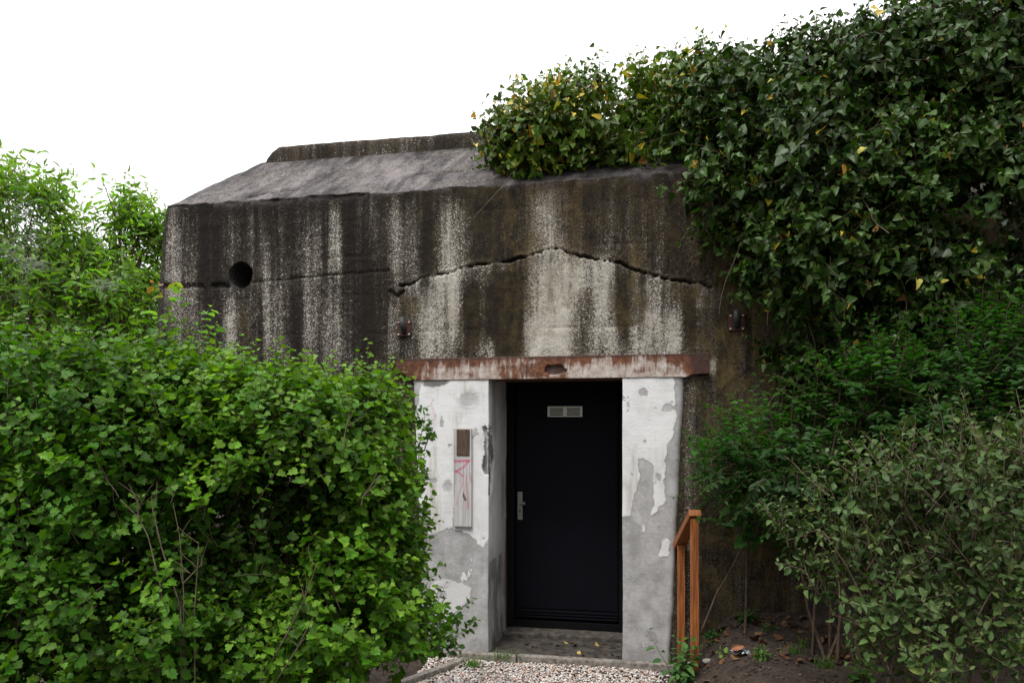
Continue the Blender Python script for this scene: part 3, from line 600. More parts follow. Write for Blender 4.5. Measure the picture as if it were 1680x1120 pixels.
# wooden board with a darker inset panel
def make_board():
    x0, h0 = onwall(745.5, 863, -.035); x1, h1 = onwall(774.5, 702.5, -.035); xc = (x0+x1)/2; wx, wy, _ = to_world(xc, -.040, 0)
    e = empty('sign_board', (wx, wy, h0), ROT, label='narrow weathered white board with pink graffiti hung on left pillar', cat='sign board')
    W_, H_ = x1-x0, h1-h0; S, H = np.meshgrid(np.linspace(-W_/2, W_/2, 40), np.linspace(0, H_, 200), indexing='ij')
    jag = .006*(fbm(S*60, S*0, 3)-.5); H = H + (H < .02)*jag
    sx_ = lambda px: (px/2+640); c = lambda l: [((lambda q: (q[0]-xc, q[1]-h0))(onwall(a/4+680, b/4+620, -.035))) for a, b in l]
    strokes = [[(270, 545), (362, 540)], [(358, 545), (330, 580), (275, 612)], [(275, 612), (300, 622), (318, 640)], [(310, 640), (306, 690)], [(345, 640), (345, 700)], [(368, 625), (372, 680)], [(322, 690), (300, 740), (280, 830)], [(345, 700), (352, 780), (355, 850)], [(328, 560), (322, 690)]]
    wd = [.024, .016, .014, .010, .012, .012, .010, .012, .007]; al = [.85, .8, .7, .4, .7, .6, .45, .6, .35]
    pk = sum(a*np.exp(-(segdist(S, H, c(q))/(w_*.5))**2) for q, w_, a in zip(strokes, wd, al)); pk = np.clip(pk*(.5+fbm(S*40, H*12, 5)), 0, 1)
    dk = inpoly(S+.006*(fbm(S*30, H*10, 3)-.5), H, c([(322, 740), (335, 770), (350, 800), (330, 805), (318, 770)]))*.85 + .5*sstep(.012, 0, H) + .35*sstep(.62, .7, fbm(S*70, H*2.2, 6)) + .3*sstep(.006, .0, W_/2-np.abs(S))
    col = np.stack([pk*0+.8, pk, np.clip(dk, 0, 1)], -1); V = np.stack([S, -.011+.002*(fbm(S*60, H*4, 9)-.5), H], -1)
    # edges
    V = np.concatenate([V[:1]*1, V, V[-1:]*1], 0); V[0, :, 1] = .008; V[-1, :, 1] = .008; col = np.concatenate([col[:1], col, col[-1:]], 0)
    m, t, p, o = newmat('weathered_painted_wood'); g = N(t); _, r, gg, b, _a = g.attr('paint'); n = g.noise(g.coord((60, 60, 2.5)), 1, 5, .7)
    cc_ = g.mix(g.ramp(n, .3, .75), (.62, .62, .64), (.40, .37, .36)); cc_ = g.mix(gg, cc_, (.52, .09, .17)); cc_ = g.mix(b, cc_, (.08, .06, .05))
    t.links.new(cc_, p.inputs['Base Color']); p.inputs['Roughness'].default_value = .85; t.links.new(g.bump(n, .5, .004), p.inputs['Normal'])
    link('board', mesh_np('board', V.reshape(-1, 3), grid_faces(V.shape[0], V.shape[1]), col.reshape(-1, 3)), m, e)
    bb = MB(); bb.box(-W_/2+.001, W_/2-.001, -.008, .010, .001, H_-.001); bb.build('backing', mat_simple('raw_wood', (.14, .09, .06), (.28, .2, .14), 30, .85, (1, 1, .2)), e)
    a = c([(281, 507), (366, 336)]); b = MB(); b.box(a[0][0], a[1][0], -.0185, -.010, a[0][1], a[1][1], .004); b.build('dark_panel', mat_simple('brown_wood', (.05, .028, .018), (.13, .08, .055), 12, .7, (6, 6, .8), .4), e)
make_board()

# ------------------------------------------------------------------ foliage machinery
def tmpl(half, cup=.1, droop=.12, cy=.42):
    pts = [(0, 0)] + half + [(0, 1.0)] + [(-a, b) for a, b in half[::-1]]
    v = [(0, cy, -.0)] + [(a, b, cup*abs(a)*1.6 - droop*b*b) for a, b in pts]; v[0] = (0, cy, -droop*cy*cy-cup*.12)
    n = len(pts); return np.array(v), np.array([(0, 1+i, 1+(i+1) % n) for i in range(n)])[:, ::-1]
T_CUR = tmpl([(.24, -.08), (.46, .06), (.50, .32), (.35, .42), (.38, .70), (.17, .72)], .22, .10)
T_IVY = tmpl([(.20, -.15), (.45, -.06), (.50, .20), (.36, .44), (.20, .76)], .20, .22, .34)
T_OVAL = tmpl([(.20, .16), (.29, .42), (.22, .72)], .28, .20)
T_LONG = tmpl([(.13, .22), (.16, .5), (.10, .78)], .3, .28, .5)
def unit(a): return a/np.maximum(np.linalg.norm(a, axis=-1, keepdims=True), 1e-9)
class Foliage:
    def __init__(s): s.P = []; s.D = []; s.Nn = []; s.S = []; s.C = []; s.tw = []
    def add(s, P, D, Nn, S, C): s.P.append(P); s.D.append(D); s.Nn.append(Nn); s.S.append(S); s.C.append(C)
    def build(s, T, mat, parent, org, name='foliage', wid=(.8, 1.2)):
        P = np.concatenate(s.P); D = unit(np.concatenate(s.D)); Nn = np.concatenate(s.Nn); S = np.concatenate(s.S); C = np.concatenate(s.C)
        X = unit(np.cross(D, Nn)); Z = np.cross(X, D); tv, tf = T; n = len(P); k = len(tv); wv = rng.uniform(*wid, n)
        zz = rng.uniform(.3, 2.2, n)
        V = P[:, None] + S[:, None, None]*(tv[None, :, 0:1]*wv[:, None, None]*X[:, None] + tv[None, :, 1:2]*D[:, None] + (tv[None, :, 2:3]*zz[:, None, None])*Z[:, None])
        V = V - np.array(org); Fc = (tf[None]+(np.arange(n)*k)[:, None, None]).reshape(-1, 3)
        me = mesh_np(name, V.reshape(-1, 3), Fc, np.repeat(C, k, 0), 'tint'); return link(name, me, mat, parent)
    def twigs(s, mat, parent, org, name='stems'):
        Vs = []; Fs = []; o = 0; n = 4
        for pts, r0, r1 in s.tw:
            pts = np.asarray(pts); m = len(pts); d = unit(np.gradient(pts, axis=0)); u = unit(np.cross(d, np.array([.3, .8, .2]))); q = np.cross(d, u); r_ = np.linspace(r0, r1, m)[:, None]
            ring = np.stack([pts+(u*math.cos(a)+q*math.sin(a))*r_ for a in np.arange(n)*2*math.pi/n], 1)
            Vs.append(ring.reshape(-1, 3)); i, k = np.meshgrid(np.arange(m-1), np.arange(n), indexing='ij')
            Fs.append(np.stack([o+i*n+k, o+i*n+(k+1) % n, o+(i+1)*n+(k+1) % n, o+(i+1)*n+k], -1).reshape(-1, 4)); o += m*n
        V = np.concatenate(Vs)-np.array(org); me = mesh_np(name, V, np.concatenate(Fs)); return link(name, me, mat, parent, True)
UP = np.array([0, 0, 1.])
def curve(p, d, L, k=5, bend=None, wob=.12):
    pts = [np.array(p, float)]; d = unit(np.array(d, float))
    for i in range(k):
        d = unit(d + (bend if bend is not None else 0)*1.0/k + rng.normal(0, wob, 3)); pts.append(pts[-1]+d*L/k)
    return np.array(pts)
def leafy(fo, pts, n, size, col, var=.25, spread=.8, droop=.15, nup=.8, outw=None, young=0, youngc=None, flat=False, petiole=.3, jit=.35):
    """leaves along a twig polyline"""
    m = len(pts); t = np.linspace(.12, 1, n)*(m-1); i = np.minimum(t.astype(int), m-2); f = (t-i)[:, None]
    P = pts[i]*(1-f)+pts[i+1]*f; d = unit(pts[i+1]-pts[i]); a = np.arange(n)*2.4+rng.uniform(0, 6.28)
    side0 = unit(np.cross(d, np.array([.2, .9, .35]))); side1 = np.cross(d, side0)
    if flat:
        sgn = np.where(np.arange(n) % 2 == 0, 1, -1)[:, None]; h = unit(np.cross(d, UP)+1e-6); D = h*sgn*.9 + d*.5
    else: D = (side0*np.cos(a)[:, None]+side1*np.sin(a)[:, None])*spread + d*.45
    D = unit(D + rng.normal(0, jit*.5, (n, 3)) - UP*droop)
    Nn = UP*nup + rng.normal(0, jit, (n, 3)) + (outw*.6 if outw is not None else 0)
    S = size*rng.uniform(.5, 1.25, n)*(1-.45*np.linspace(0, 1, n)**3)
    base = np.array(col)*rng.uniform(1-var, 1+var); C = base[None]*rng.uniform(1-var*.8, 1+var*.8, (n, 1))*np.array([1, 1, 1])+0; C[:, 0] *= rng.uniform(.8, 1.25, n)
    if n > 3 and rng.random() < .12: C = C*np.array([1.7, 1.45, 1.3])
    if youngc is not None:
        y = (np.linspace(0, 1, n)**2)[:, None]*young; C = C*(1-y)+np.array(youngc)*y
    fo.add(P + D*S[:, None]*petiole, D, Nn, S, C)
def blob_pts(blobs, n, shell=.35):
    """random points and outward directions in a union of ellipsoids (centre, radii)"""
    vol = np.array([np.prod(b[1])**(2/3) for b in blobs]); ch = rng.choice(len(blobs), n, p=vol/vol.sum())
    d = unit(rng.normal(0, 1, (n, 3))); r = (shell+(1-shell)*rng.random(n)**.6)
    C = np.array([b[0] for b in blobs])[ch]; Rd = np.array([b[1] for b in blobs])[ch]
    P = C + d*r[:, None]*Rd; O = unit(d/Rd); return P, O, r
def BL(px, py, z, rx, ry, rz): c = at(px, py, z); return (c, np.array([rx*z/F, rz, ry*z/F]))
def grow(fo, blobs, n, T=None, size=.045, col=(.05, .12, .025), nleaf=9, L=.22, upb=.6, outb=.5, shell=.35, keep=None, twr=(.0022, .001), clump=.35, young=.5, youngc=(.12, .22, .04), void=.44, vf=3.0, **k):
    P, O, r = blob_pts(blobs, n, shell); cl = fbm(P[:, 0]*3.1+P[:, 1]*1.7+9, P[:, 2]*3.1+P[:, 1]+5, 77, 3)
    vd = fbm(P[:, 0]*vf+P[:, 1]*vf*.5+3, P[:, 2]*vf-P[:, 1]*vf*.4+8, 78+len(blobs), 3)
    ok = (vd > void) | (r < .5); P, O, r, cl = P[ok], O[ok], r[ok], cl[ok]; n = len(P)
    for i in range(n):
        if keep is not None and not keep(P[i]): continue
        d = UP*upb + O[i]*outb + rng.normal(0, .35, 3); LL = L*rng.uniform(.6, 1.3); pts = curve(P[i], d, LL, 4)
        c = np.array(col)*(1+clump*2*(cl[i]-.5)); fo.tw.append((pts, *twr))
        leafy(fo, pts, max(3, int(nleaf*rng.uniform(.7, 1.2))), size, c, outw=O[i], young=young*rng.random(), youngc=youngc, **k)
def wall_front(x, y):  # clearance in front (negative) of the bunker front
    return to_local(x, y)[1]
def not_in_wall(p, m=-.03):
    s, b = to_local(p[0], p[1]);
    return not (-3.1 < s < 2.15 and b > m and p[2] < 4.2)

def stems(fo, base, tops, r=(.012, .003), spread=.12, bend=.25):
    for tp in tops:
        b = np.array(base)+np.array([rng.normal(0, spread), rng.normal(0, spread*.6), 0]); v = np.array(tp)-b; L = np.linalg.norm(v)
        k = 7; t = np.linspace(0, 1, k)[:, None]; pts = b + v*t + np.array([0, 0, 1])*bend*L*.25*np.sin(t*math.pi) + np.cumsum(rng.normal(0, .012*L, (k, 3)), 0)*(t > 0)
        fo.tw.append((pts, *r))

# ---- currant shrubs at the left
def shrub_right():
    fo = Foliage(); org = (at(480, 1100, 4.3)[0], 4.3, gz(at(480, 1100, 4.3)[0], 4.3))
    e = empty('currant_shrub', org, label='dense bright green currant shrub between the viewer and left pillar', cat='shrub', group='currant shrubs left of the doorway')
    bl = [BL(490, 780, 4.35, 160, 140, .5), BL(590, 900, 4.45, 95, 150, .45), BL(585, 735, 4.5, 68, 95, .35), BL(420, 700, 4.4, 105, 75, .45), BL(400, 950, 4.2, 150, 190, .6), BL(560, 1030, 4.3, 130, 110, .5), BL(640, 1045, 4.6, 80, 60, .3), BL(420, 1090, 4.1, 140, 90, .4), BL(240, 1120, 4.0, 160, 70, .35), BL(330, 710, 4.3, 90, 90, .4)]
    C1 = (.070, .190, .010)
    kp = lambda p: not_in_wall(p, -.08)
    grow(fo, bl, 3300, size=.054, col=C1, nleaf=10, L=.24, upb=.75, outb=.45, shell=.45, keep=kp, young=.75, youngc=(.24, .42, .035))
    grow(fo, [(c_+np.array([0, .12, 0]), q_*.8) for c_, q_ in bl], 1500, size=.055, col=(.035, .10, .008), nleaf=9, L=.22, void=0, shell=.1, keep=kp)  # inner leaves coloured darker, standing for shade within the shrub
    # shoots breaking the outline (x, y top, base y, depth)
    for px, py, p0, z in [(455, 545, 640, 4.5), (600, 562, 680, 4.6), (588, 590, 690, 4.5), (640, 575, 690, 4.7), (660, 595, 720, 4.8), (480, 590, 660, 4.5), (520, 600, 680, 4.5), (560, 612, 680, 4.5), (415, 580, 660, 4.5), (380, 560, 640, 4.4), (625, 600, 700, 4.6),
                          (350, 560, 640, 4.4), (665, 640, 760, 4.7), (500, 575, 650, 4.5), (540, 590, 660, 4.6)]:
        a, b = at(px+rng.uniform(-8, 8), p0, z), at(px, py, z); pts = np.array([a+(b-a)*t+rng.normal(0, .008, 3) for t in np.linspace(0, 1, 6)]); fo.tw.append((pts, .003, .0012))
        leafy(fo, pts, 16, .046, (.09, .19, .03), youngc=(.2, .33, .06), young=.7, spread=1)
        for q in range(2): p2 = curve(pts[1+q], UP*.8+rng.normal(0, .5, 3), .14, 4); fo.tw.append((p2, .002, .001)); leafy(fo, p2, 8, .042, (.09, .19, .03), youngc=(.2, .33, .06), young=.6)
    for px in range(340, 665, 13):
        py = 585+.10*(px-340)+rng.uniform(-28, 22); z = rng.uniform(4.3, 4.7); a, b = at(px, py+80, z), at(px+rng.uniform(-14, 14), py, z); pts = np.array([a+(b-a)*t+rng.normal(0, .007, 3) for t in np.linspace(0, 1, 6)]); fo.tw.append((pts, .0028, .0012)); leafy(fo, pts, 14, .042, (.09, .2, .02), youngc=(.2, .36, .04), young=.7, spread=.95)
    # spray in front of the left pillar and the low arching branch at its foot
    for l, z, n, sz in [([(668, 880), (684, 790), (690, 730), (697, 680)], 5.0, 26, .050), ([(690, 745), (703, 715), (712, 700)], 5.0, 7, .045), ([(660, 840), (690, 800), (700, 770)], 4.9, 10, .05),
                        ([(640, 1060), (690, 1040), (735, 1010), (775, 985)], 4.9, 22, .06), ([(650, 1075), (700, 1075), (740, 1050), (765, 1030)], 4.9, 20, .06), ([(640, 1020), (680, 990), (705, 955)], 4.9, 14, .05), ([(680, 1060), (730, 1070), (760, 1065)], 4.95, 12, .05),
                        ([(660, 900), (690, 880), (700, 840)], 4.9, 14, .055), ([(660, 950), (690, 930), (697, 900)], 4.9, 12, .055), ([(650, 720), (668, 690), (672, 650)], 4.8, 14, .05)]:
        c = np.array([at(x, y, z) for x, y in l]); pts = np.array([c[min(int(t), len(c)-2)]*(1-(t-min(int(t), len(c)-2)))+c[min(int(t), len(c)-2)+1]*(t-min(int(t), len(c)-2)) for t in np.linspace(0, len(c)-1, 9)]) + rng.normal(0, .006, (9, 3)); fo.tw.append((pts, .0045, .0015))
        leafy(fo, pts, n, sz, (.055, .14, .025), youngc=(.11, .24, .04), young=.6, spread=1.1)
        for q in range(3): p2 = curve(pts[rng.integers(2, 8)], UP*.4+rng.normal(0, .5, 3), .12, 4); fo.tw.append((p2, .002, .001)); leafy(fo, p2, 8, sz*.85, (.055, .14, .025), youngc=(.11, .24, .04), young=.6)
    stems(fo, org, [at(rng.uniform(330, 640), rng.uniform(640, 780), 4.4) for _ in range(18)], (.011, .003))
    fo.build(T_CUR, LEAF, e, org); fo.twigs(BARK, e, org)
    # bare dry canes seen at the front of the shrub
    ft = Foliage(); bs = at(260, 1130, 3.75)
    for l in [[(285, 1130), (272, 1040), (262, 960), (240, 880), (228, 850), (195, 815)], [(300, 1120), (292, 1000), (265, 900), (250, 830), (245, 810)], [(300, 1130), (300, 960), (295, 880), (280, 825)], [(318, 1125), (315, 1020), (322, 930), (325, 890)], [(272, 1040), (262, 1110), (270, 1130)], [(430, 1120), (470, 1040), (500, 980), (520, 930)], [(455, 1120), (490, 1060), (510, 1010)], [(232, 860), (229, 830), (230, 815)], [(300, 960), (312, 940), (330, 925)], [(38, 1000), (32, 1060), (25, 1130)], [(560, 740), (568, 700), (575, 670)], [(590, 830), (597, 812)]]:
        z = 3.74; c = np.array([at(x, y, z) for x, y in l]); ft.tw.append((c + rng.normal(0, .006, c.shape), .006 if len(l) > 4 else .004, .0018))
        for q in range(3):
            j = rng.integers(1, len(c)); p2 = curve(c[j], UP*.8+np.array([rng.normal(0, .7), 0, 0]), .12, 4); ft.tw.append((p2, .0022, .001))
    for q in [ft.tw[i:i+4] for i in range(0, len(ft.tw), 4)]:
        f1 = Foliage(); f1.tw = q; f1.twigs(DRYTWIG, e, org, 'dry_cane')
shrub_right()
def shrub_left():
    fo = Foliage(); q = at(120, 1100, 4.1); org = (q[0], q[1], gz(q[0], q[1]))
    e = empty('currant_shrub', org, label='darker green currant shrub filling the lower left corner, shaded at its foot', cat='shrub', group='currant shrubs left of the doorway')
    bl = [BL(0, 1060, 3.9, 150, 120, .5), BL(120, 710, 4.3, 190, 120, .55), BL(40, 665, 4.3, 140, 90, .5), BL(250, 665, 4.5, 120, 70, .45), BL(120, 900, 4.2, 200, 190, .55), BL(220, 1040, 4.0, 160, 120, .5), BL(-80, 800, 4.2, 160, 220, .6), BL(210, 800, 4.2, 130, 140, .5)]
    grow(fo, bl, 3300, size=.053, col=(.046, .140, .009), nleaf=10, L=.24, upb=.75, outb=.4, shell=.45, young=.6, youngc=(.17, .33, .03))
    grow(fo, [(c_+np.array([0, .12, 0]), q_*.8) for c_, q_ in bl], 1300, size=.055, col=(.03, .09, .008), nleaf=9, L=.22, void=0, shell=.1)  # darker leaf colour at the core paints in its inner shade
    for px in range(-10, 340, 17):
        py = rng.uniform(498, 565); z = rng.uniform(4.3, 4.8); a, b = at(px, py+100, z), at(px+rng.uniform(-15, 15), py, z); pts = np.array([a+(b-a)*t+rng.normal(0, .008, 3) for t in np.linspace(0, 1, 6)]); fo.tw.append((pts, .003, .0012)); leafy(fo, pts, 15, .045, (.07, .16, .03), youngc=(.16, .28, .05), young=.7, spread=1)
    stems(fo, org, [at(rng.uniform(-60, 300), rng.uniform(620, 760), 4.4) for _ in range(16)], (.011, .003))
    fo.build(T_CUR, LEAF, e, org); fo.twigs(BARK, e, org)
shrub_left()

# ---- wild rose shoot with orange-red young tip standing above the shrubs
def rose():
    fo = Foliage(); org = tuple(at(330, 640, 4.9)); org = (org[0], org[1], gz(org[0], org[1])); e = empty('rose_shoot', org, label='arching pale green shoot with orange red tip leaves in front of the bunker corner', cat='plant')
    main = np.array([at(x, y, 4.6) for x, y in [(330, 720), (325, 620), (312, 560), (290, 510), (270, 480), (248, 462)]]); fo.tw.append((np.vstack([[org], main]), .006, .002))
    sub = [np.array([at(x, y, 4.6) for x, y in l]) for l in ([(315, 570), (330, 520), (345, 505)], [(300, 530), (260, 520), (225, 505)], [(320, 580), (345, 545), (355, 530)], [(285, 505), (293, 480), (296, 468)], [(300, 545), (272, 545), (250, 550)], [(322, 600), (290, 575), (262, 570)], [(325, 610), (350, 590), (362, 570)])]
    for s_ in sub: fo.tw.append((s_, .0025, .001))
    leafy(fo, main[2:], 16, .075, (.12, .26, .045), youngc=(.42, .17, .05), young=.95, spread=1, nup=.6)
    for j, s_ in enumerate(sub): leafy(fo, s_, 9, .08, (.12, .26, .06), youngc=(.42, .15, .06) if j == 3 else (.2, .32, .08), young=.95, flat=True, nup=.9)
    fo.build(T_OVAL, FINE, e, org); fo.twigs(BARK, e, org)
rose()

# ---- trees behind, at the left
def tree_left(label, blobs, base_px, z, n, shoots, col, fluff):
    b0 = at(base_px, 900, z); org = (b0[0], z, -.07); fo = Foliage(); e = empty('willow_tree', org, label=label, cat='tree', group='pale green trees behind the bunker corner')
    grow(fo, blobs, n, size=.115, col=col, nleaf=11, L=.45, upb=.8, outb=.5, shell=.2, twr=(.004, .0015), young=.7, youngc=(.26, .38, .07), clump=.5, nup=.5, jit=.6)
    for px, py, p0 in shoots:
        a, b = at(px+rng.uniform(-10, 10), p0, z), at(px, py, z); pts = np.array([a+(b-a)*t+rng.normal(0, .02, 3) for t in np.linspace(0, 1, 7)]); fo.tw.append((pts, .006, .002)); leafy(fo, pts, 26, .11, (.15, .27, .045), youngc=(.26, .38, .08), young=.6, spread=.8, jit=.5)
        for q in range(5): p2 = curve(pts[rng.integers(0, 5)], UP*.9+rng.normal(0, .45, 3), .35, 4); fo.tw.append((p2, .003, .0015)); leafy(fo, p2, 12, .10, (.15, .27, .045), youngc=(.26, .38, .08), young=.6, jit=.5)
    fo.build(T_LONG, FINE, e, org, 'crown')
    tops = [b[0] for b in blobs for _ in range(3)]; ft = Foliage(); top = np.array(org)+UP*1.1
    ft.tw.append((np.array([np.array(org), np.array(org)+UP*.5+np.array([.03, 0, 0]), top]), .07, .05))
    for tp in tops: ft.tw.append((np.array([top, (top+tp)/2+rng.normal(0, .08, 3), tp+rng.normal(0, .15, 3), tp+UP*.3+rng.normal(0, .2, 3)]), .028, .004))
    ft.twigs(BARK, e, org, 'trunk'); fo.twigs(BARK, e, org, 'twigs')
    if fluff:
        FL = mat_simple('grey_fluff', (.30, .32, .28), (.48, .50, .46), 60, .95)
        for l, r_ in fluff:
            c = np.array([at(x, y, z-.75) for x, y in l]); V = Foliage()
            for k in range(70):
                t = rng.uniform(0, len(c)-1); i = min(int(t), len(c)-2); p = c[i]*(1-t+i)+c[i+1]*(t-i)+rng.normal(0, r_, 3); V.tw.append((curve(p, (c[i+1]-c[i])+rng.normal(0, .2, 3), rng.uniform(.06, .14), 4, wob=.45), .0011, .0007))
            tag(V.twigs(FL, e, org, 'seed_fluff'), kind='stuff')
def far_hedge():
    q = at(110, 900, 10.2); org = (q[0], q[1], -.07); fo = Foliage(); e = empty('hedge', org, label='low dark green hedge behind the pale willowy trees', cat='hedge')
    grow(fo, [BL(30, 560, 10.2, 170, 110, .6), BL(150, 550, 10.3, 120, 90, .6), BL(240, 540, 10.4, 110, 100, .6), BL(-90, 560, 10.2, 130, 140, .6)], 1500, size=.09, col=(.03, .075, .016), nleaf=10, L=.4, void=.2)
    stems(fo, org, [at(x, 600, 10.2) for x in range(-40, 280, 30)], (.02, .006), .3); fo.build(T_OVAL, LEAF, e, org); fo.twigs(BARK, e, org)
far_hedge()
CL = (.12, .25, .028)
tree_left('pale willowy tree at the far left hung with grey fluff', [BL(25, 400, 8.2, 95, 80, .8), BL(90, 440, 8.4, 60, 60, .7), BL(10, 330, 8.2, 60, 60, .5), BL(60, 500, 8.0, 150, 70, .8), BL(-60, 430, 8.2, 90, 130, .8)], 30, 8.2, 700,
          [(20, 252, 350), (5, 290, 360), (60, 285, 370), (85, 275, 380), (100, 300, 390), (45, 310, 390), (110, 345, 420), (75, 320, 400), (-5, 270, 350)], CL,
          [([(5, 400), (25, 415), (35, 425)], .045), ([(35, 425), (45, 445), (40, 470), (30, 488)], .02), ([(20, 330), (45, 345), (50, 370)], .06), ([(55, 430), (62, 432)], .03), ([(150, 470), (175, 470), (195, 455)], .03), ([(20, 380), (60, 400)], .05)])
tree_left('pale willowy tree with a single tall shoot beside the bunker corner', [BL(195, 430, 8.8, 70, 60, .6), BL(150, 460, 8.6, 80, 60, .6), BL(240, 440, 8.9, 40, 70, .5), BL(200, 510, 8.6, 110, 50, .7), BL(215, 380, 8.8, 35, 40, .4)], 190, 8.8, 620,
          [(222, 300, 400), (240, 292, 400), (208, 320, 400), (180, 355, 430), (155, 385, 440), (250, 350, 430), (195, 340, 420), (228, 340, 420), (262, 370, 430)], CL, None)

# ---- ivy
def ivy(label, blobs, n, col, sz, yellow, seedy, shoots=(), keep=None, org_px=(1200, 1000, 6)):
    q = at(*org_px); org = (q[0], q[1], 0); fo = Foliage(); e = empty('ivy', org, label=label, cat='ivy', group='ivy growing over the bunker')
    grow(fo, blobs, n, size=sz, col=col, nleaf=9, L=.28, upb=.15, outb=.7, shell=.45, twr=(.003, .0015), young=.5, youngc=(.10, .21, .03), clump=.7, nup=.45, droop=.5, jit=.5, keep=keep, void=.42)
    for px, py, p0, z in shoots:
        a, b = at(px+rng.uniform(-12, 12), p0, z), at(px, py, z); pts = np.array([a+(b-a)*t+rng.normal(0, .012, 3) for t in np.linspace(0, 1, 6)]); fo.tw.append((pts, .004, .002)); leafy(fo, pts, 14, sz*.85, np.array(col)*1.7, youngc=(.16, .26, .06), young=.6, spread=1, droop=.3, jit=.5)
    # yellowed leaves
    P = np.concatenate(fo.P); Cc = np.concatenate(fo.C); m = rng.random(len(P)) < yellow(P); Cc[m] = np.array([(.75, .55, .06), (.70, .36, .04), (.60, .56, .12), (.35, .16, .05)])[rng.choice(4, m.sum(), p=[.45, .2, .25, .1])]*rng.uniform(.7, 1.1, (m.sum(), 1))
    fo.P = [P]; fo.D = [np.concatenate(fo.D)]; fo.Nn = [np.concatenate(fo.Nn)]; fo.S = [np.concatenate(fo.S)]; fo.C = [Cc]
    fo.build(T_IVY, IVYL, e, org, 'foliage', (.85, 1.2))
    for k in range(seedy):
        b = blobs[rng.integers(len(blobs))]; p = b[0]+rng.normal(0, .4, 3)*b[1]; fo.tw.append((curve(p, np.array([rng.normal(0, .3), -.1, -1]), rng.uniform(.4, 1.0), 7), .005, .0025))
    fo.twigs(BARK, e, org)
kw = lambda p: not_in_wall(p, -.02) or p[2] > 3.6+.7*max(0, to_local(p[0], p[1])[1])+.0
ivy('yellow flecked ivy cushion lying over the edge of the roof slope', [BL(905, 225, 6.5, 85, 50, .35), BL(880, 245, 6.35, 60, 26, .3), BL(1000, 210, 6.4, 100, 62, .4), BL(1080, 212, 6.3, 90, 62, .45), BL(1165, 185, 6.2, 60, 62, .4), BL(945, 190, 6.7, 60, 35, .3), BL(1060, 182, 6.6, 55, 38, .35)], 2800, (.085, .155, .013), .063,
    lambda P: np.where(P[:, 0] < at(950, 0, 6.4)[0], .075, .04)*(1+2.0*(P[:, 2] > 4.15)), 20,
    [(870, 140, 220, 6.7), (890, 130, 220, 6.8), (850, 170, 240, 6.5), (985, 130, 200, 6.6), (1055, 85, 170, 6.7), (1040, 105, 180, 6.7), (1090, 95, 170, 6.6), (1110, 100, 180, 6.6), (920, 145, 210, 6.7), (1010, 135, 200, 6.7), (830, 235, 260, 6.4), (840, 250, 262, 6.3), (1000, 125, 190, 6.7), (1075, 110, 170, 6.6), (950, 150, 200, 6.7)], kw, (1000, 900, 6.4))
yl = lambda P: .012+0*P[:, 0]
ivy('dark glossy ivy mass hanging over the right half of the bunker', [BL(1205, 185, 6.0, 105, 82, .5), BL(1290, 185, 5.8, 120, 95, .55), BL(1420, 165, 5.7, 130, 95, .6), BL(1560, 130, 5.5, 130, 105, .6), BL(1680, 130, 5.4, 120, 150, .6),
     BL(1225, 300, 5.6, 85, 70, .3), BL(1275, 400, 5.55, 45, 85, .2), BL(1320, 520, 5.5, 42, 85, .2), BL(1360, 590, 5.5, 50, 50, .2), BL(1340, 290, 5.4, 110, 100, .4), BL(1480, 320, 5.3, 130, 120, .4), BL(1620, 330, 5.2, 120, 140, .4), BL(1340, 420, 5.3, 75, 85, .3), BL(1440, 450, 5.35, 100, 90, .3), BL(1590, 470, 5.2, 130, 90, .3), BL(1370, 520, 5.4, 55, 70, .25), BL(1490, 560, 5.4, 120, 80, .25), BL(1640, 30, 5.5, 100, 60, .4), BL(1520, 75, 5.6, 70, 50, .4), BL(1800, 200, 5.4, 140, 170, .6), BL(1790, 420, 5.2, 120, 150, .4), BL(1980, 260, 5.2, 140, 190, .6), BL(1960, 500, 5.2, 130, 160, .4)], 9800, (.025, .060, .0075), .063,
    yl, 70, [(1240, 75, 170, 5.9), (1280, 45, 150, 5.8), (1310, 30, 140, 5.8), (1340, 25, 130, 5.8), (1380, 35, 130, 5.7), (1400, 40, 130, 5.7), (1180, 85, 180, 6.0), (1150, 100, 190, 6.1), (1480, 0, 100, 5.6), (1460, 5, 100, 5.6), (1570, -10, 100, 5.5), (1210, 75, 160, 5.9), (1425, 45, 130, 5.7), (1640, -5, 90, 5.5)], kw, (1500, 900, 5.4))
def creeper():
    q = at(1300, 900, 5.8); org = (q[0], q[1], .4); fo = Foliage(); e = empty('ivy', org, label='young flat ivy creeping down the brown wall edge below the hanging mass', cat='ivy', group='ivy growing over the bunker')
    for px, y0, y1 in [(1262, 380, 500), (1285, 380, 550), (1305, 400, 590), (1322, 420, 620), (1290, 470, 590), (1345, 440, 660), (1270, 420, 530), (1330, 500, 650), (1360, 480, 680)]:
        k = 9; l = []
        for t in np.linspace(0, 1, k): s, h = onwall(px+rng.normal(0, 7)+t*18, y0+(y1-y0)*t); s = min(s, 2.16); l.append(to_world(s, -.03, h))
        pts = np.array(l); fo.tw.append((pts, .004, .002)); n = 34; t = rng.uniform(0, k-1.01, n); i = t.astype(int); P = pts[i]*(1-(t-i)[:, None])+pts[i+1]*(t-i)[:, None]+rng.normal(0, [.05, .02, .05], (n, 3)); outw = np.array([-ST, -CT, 0])
        D = -UP+rng.normal(0, .45, (n, 3)); fo.add(P+outw*.02, unit(D), outw+UP*.35+rng.normal(0, .25, (n, 3)), rng.uniform(.04, .075, n), np.array([(.045, .13, .02)])*rng.uniform(.6, 1.3, (n, 1)))
    fo.build(T_IVY, IVYL, e, org); fo.twigs(BARK, e, org)
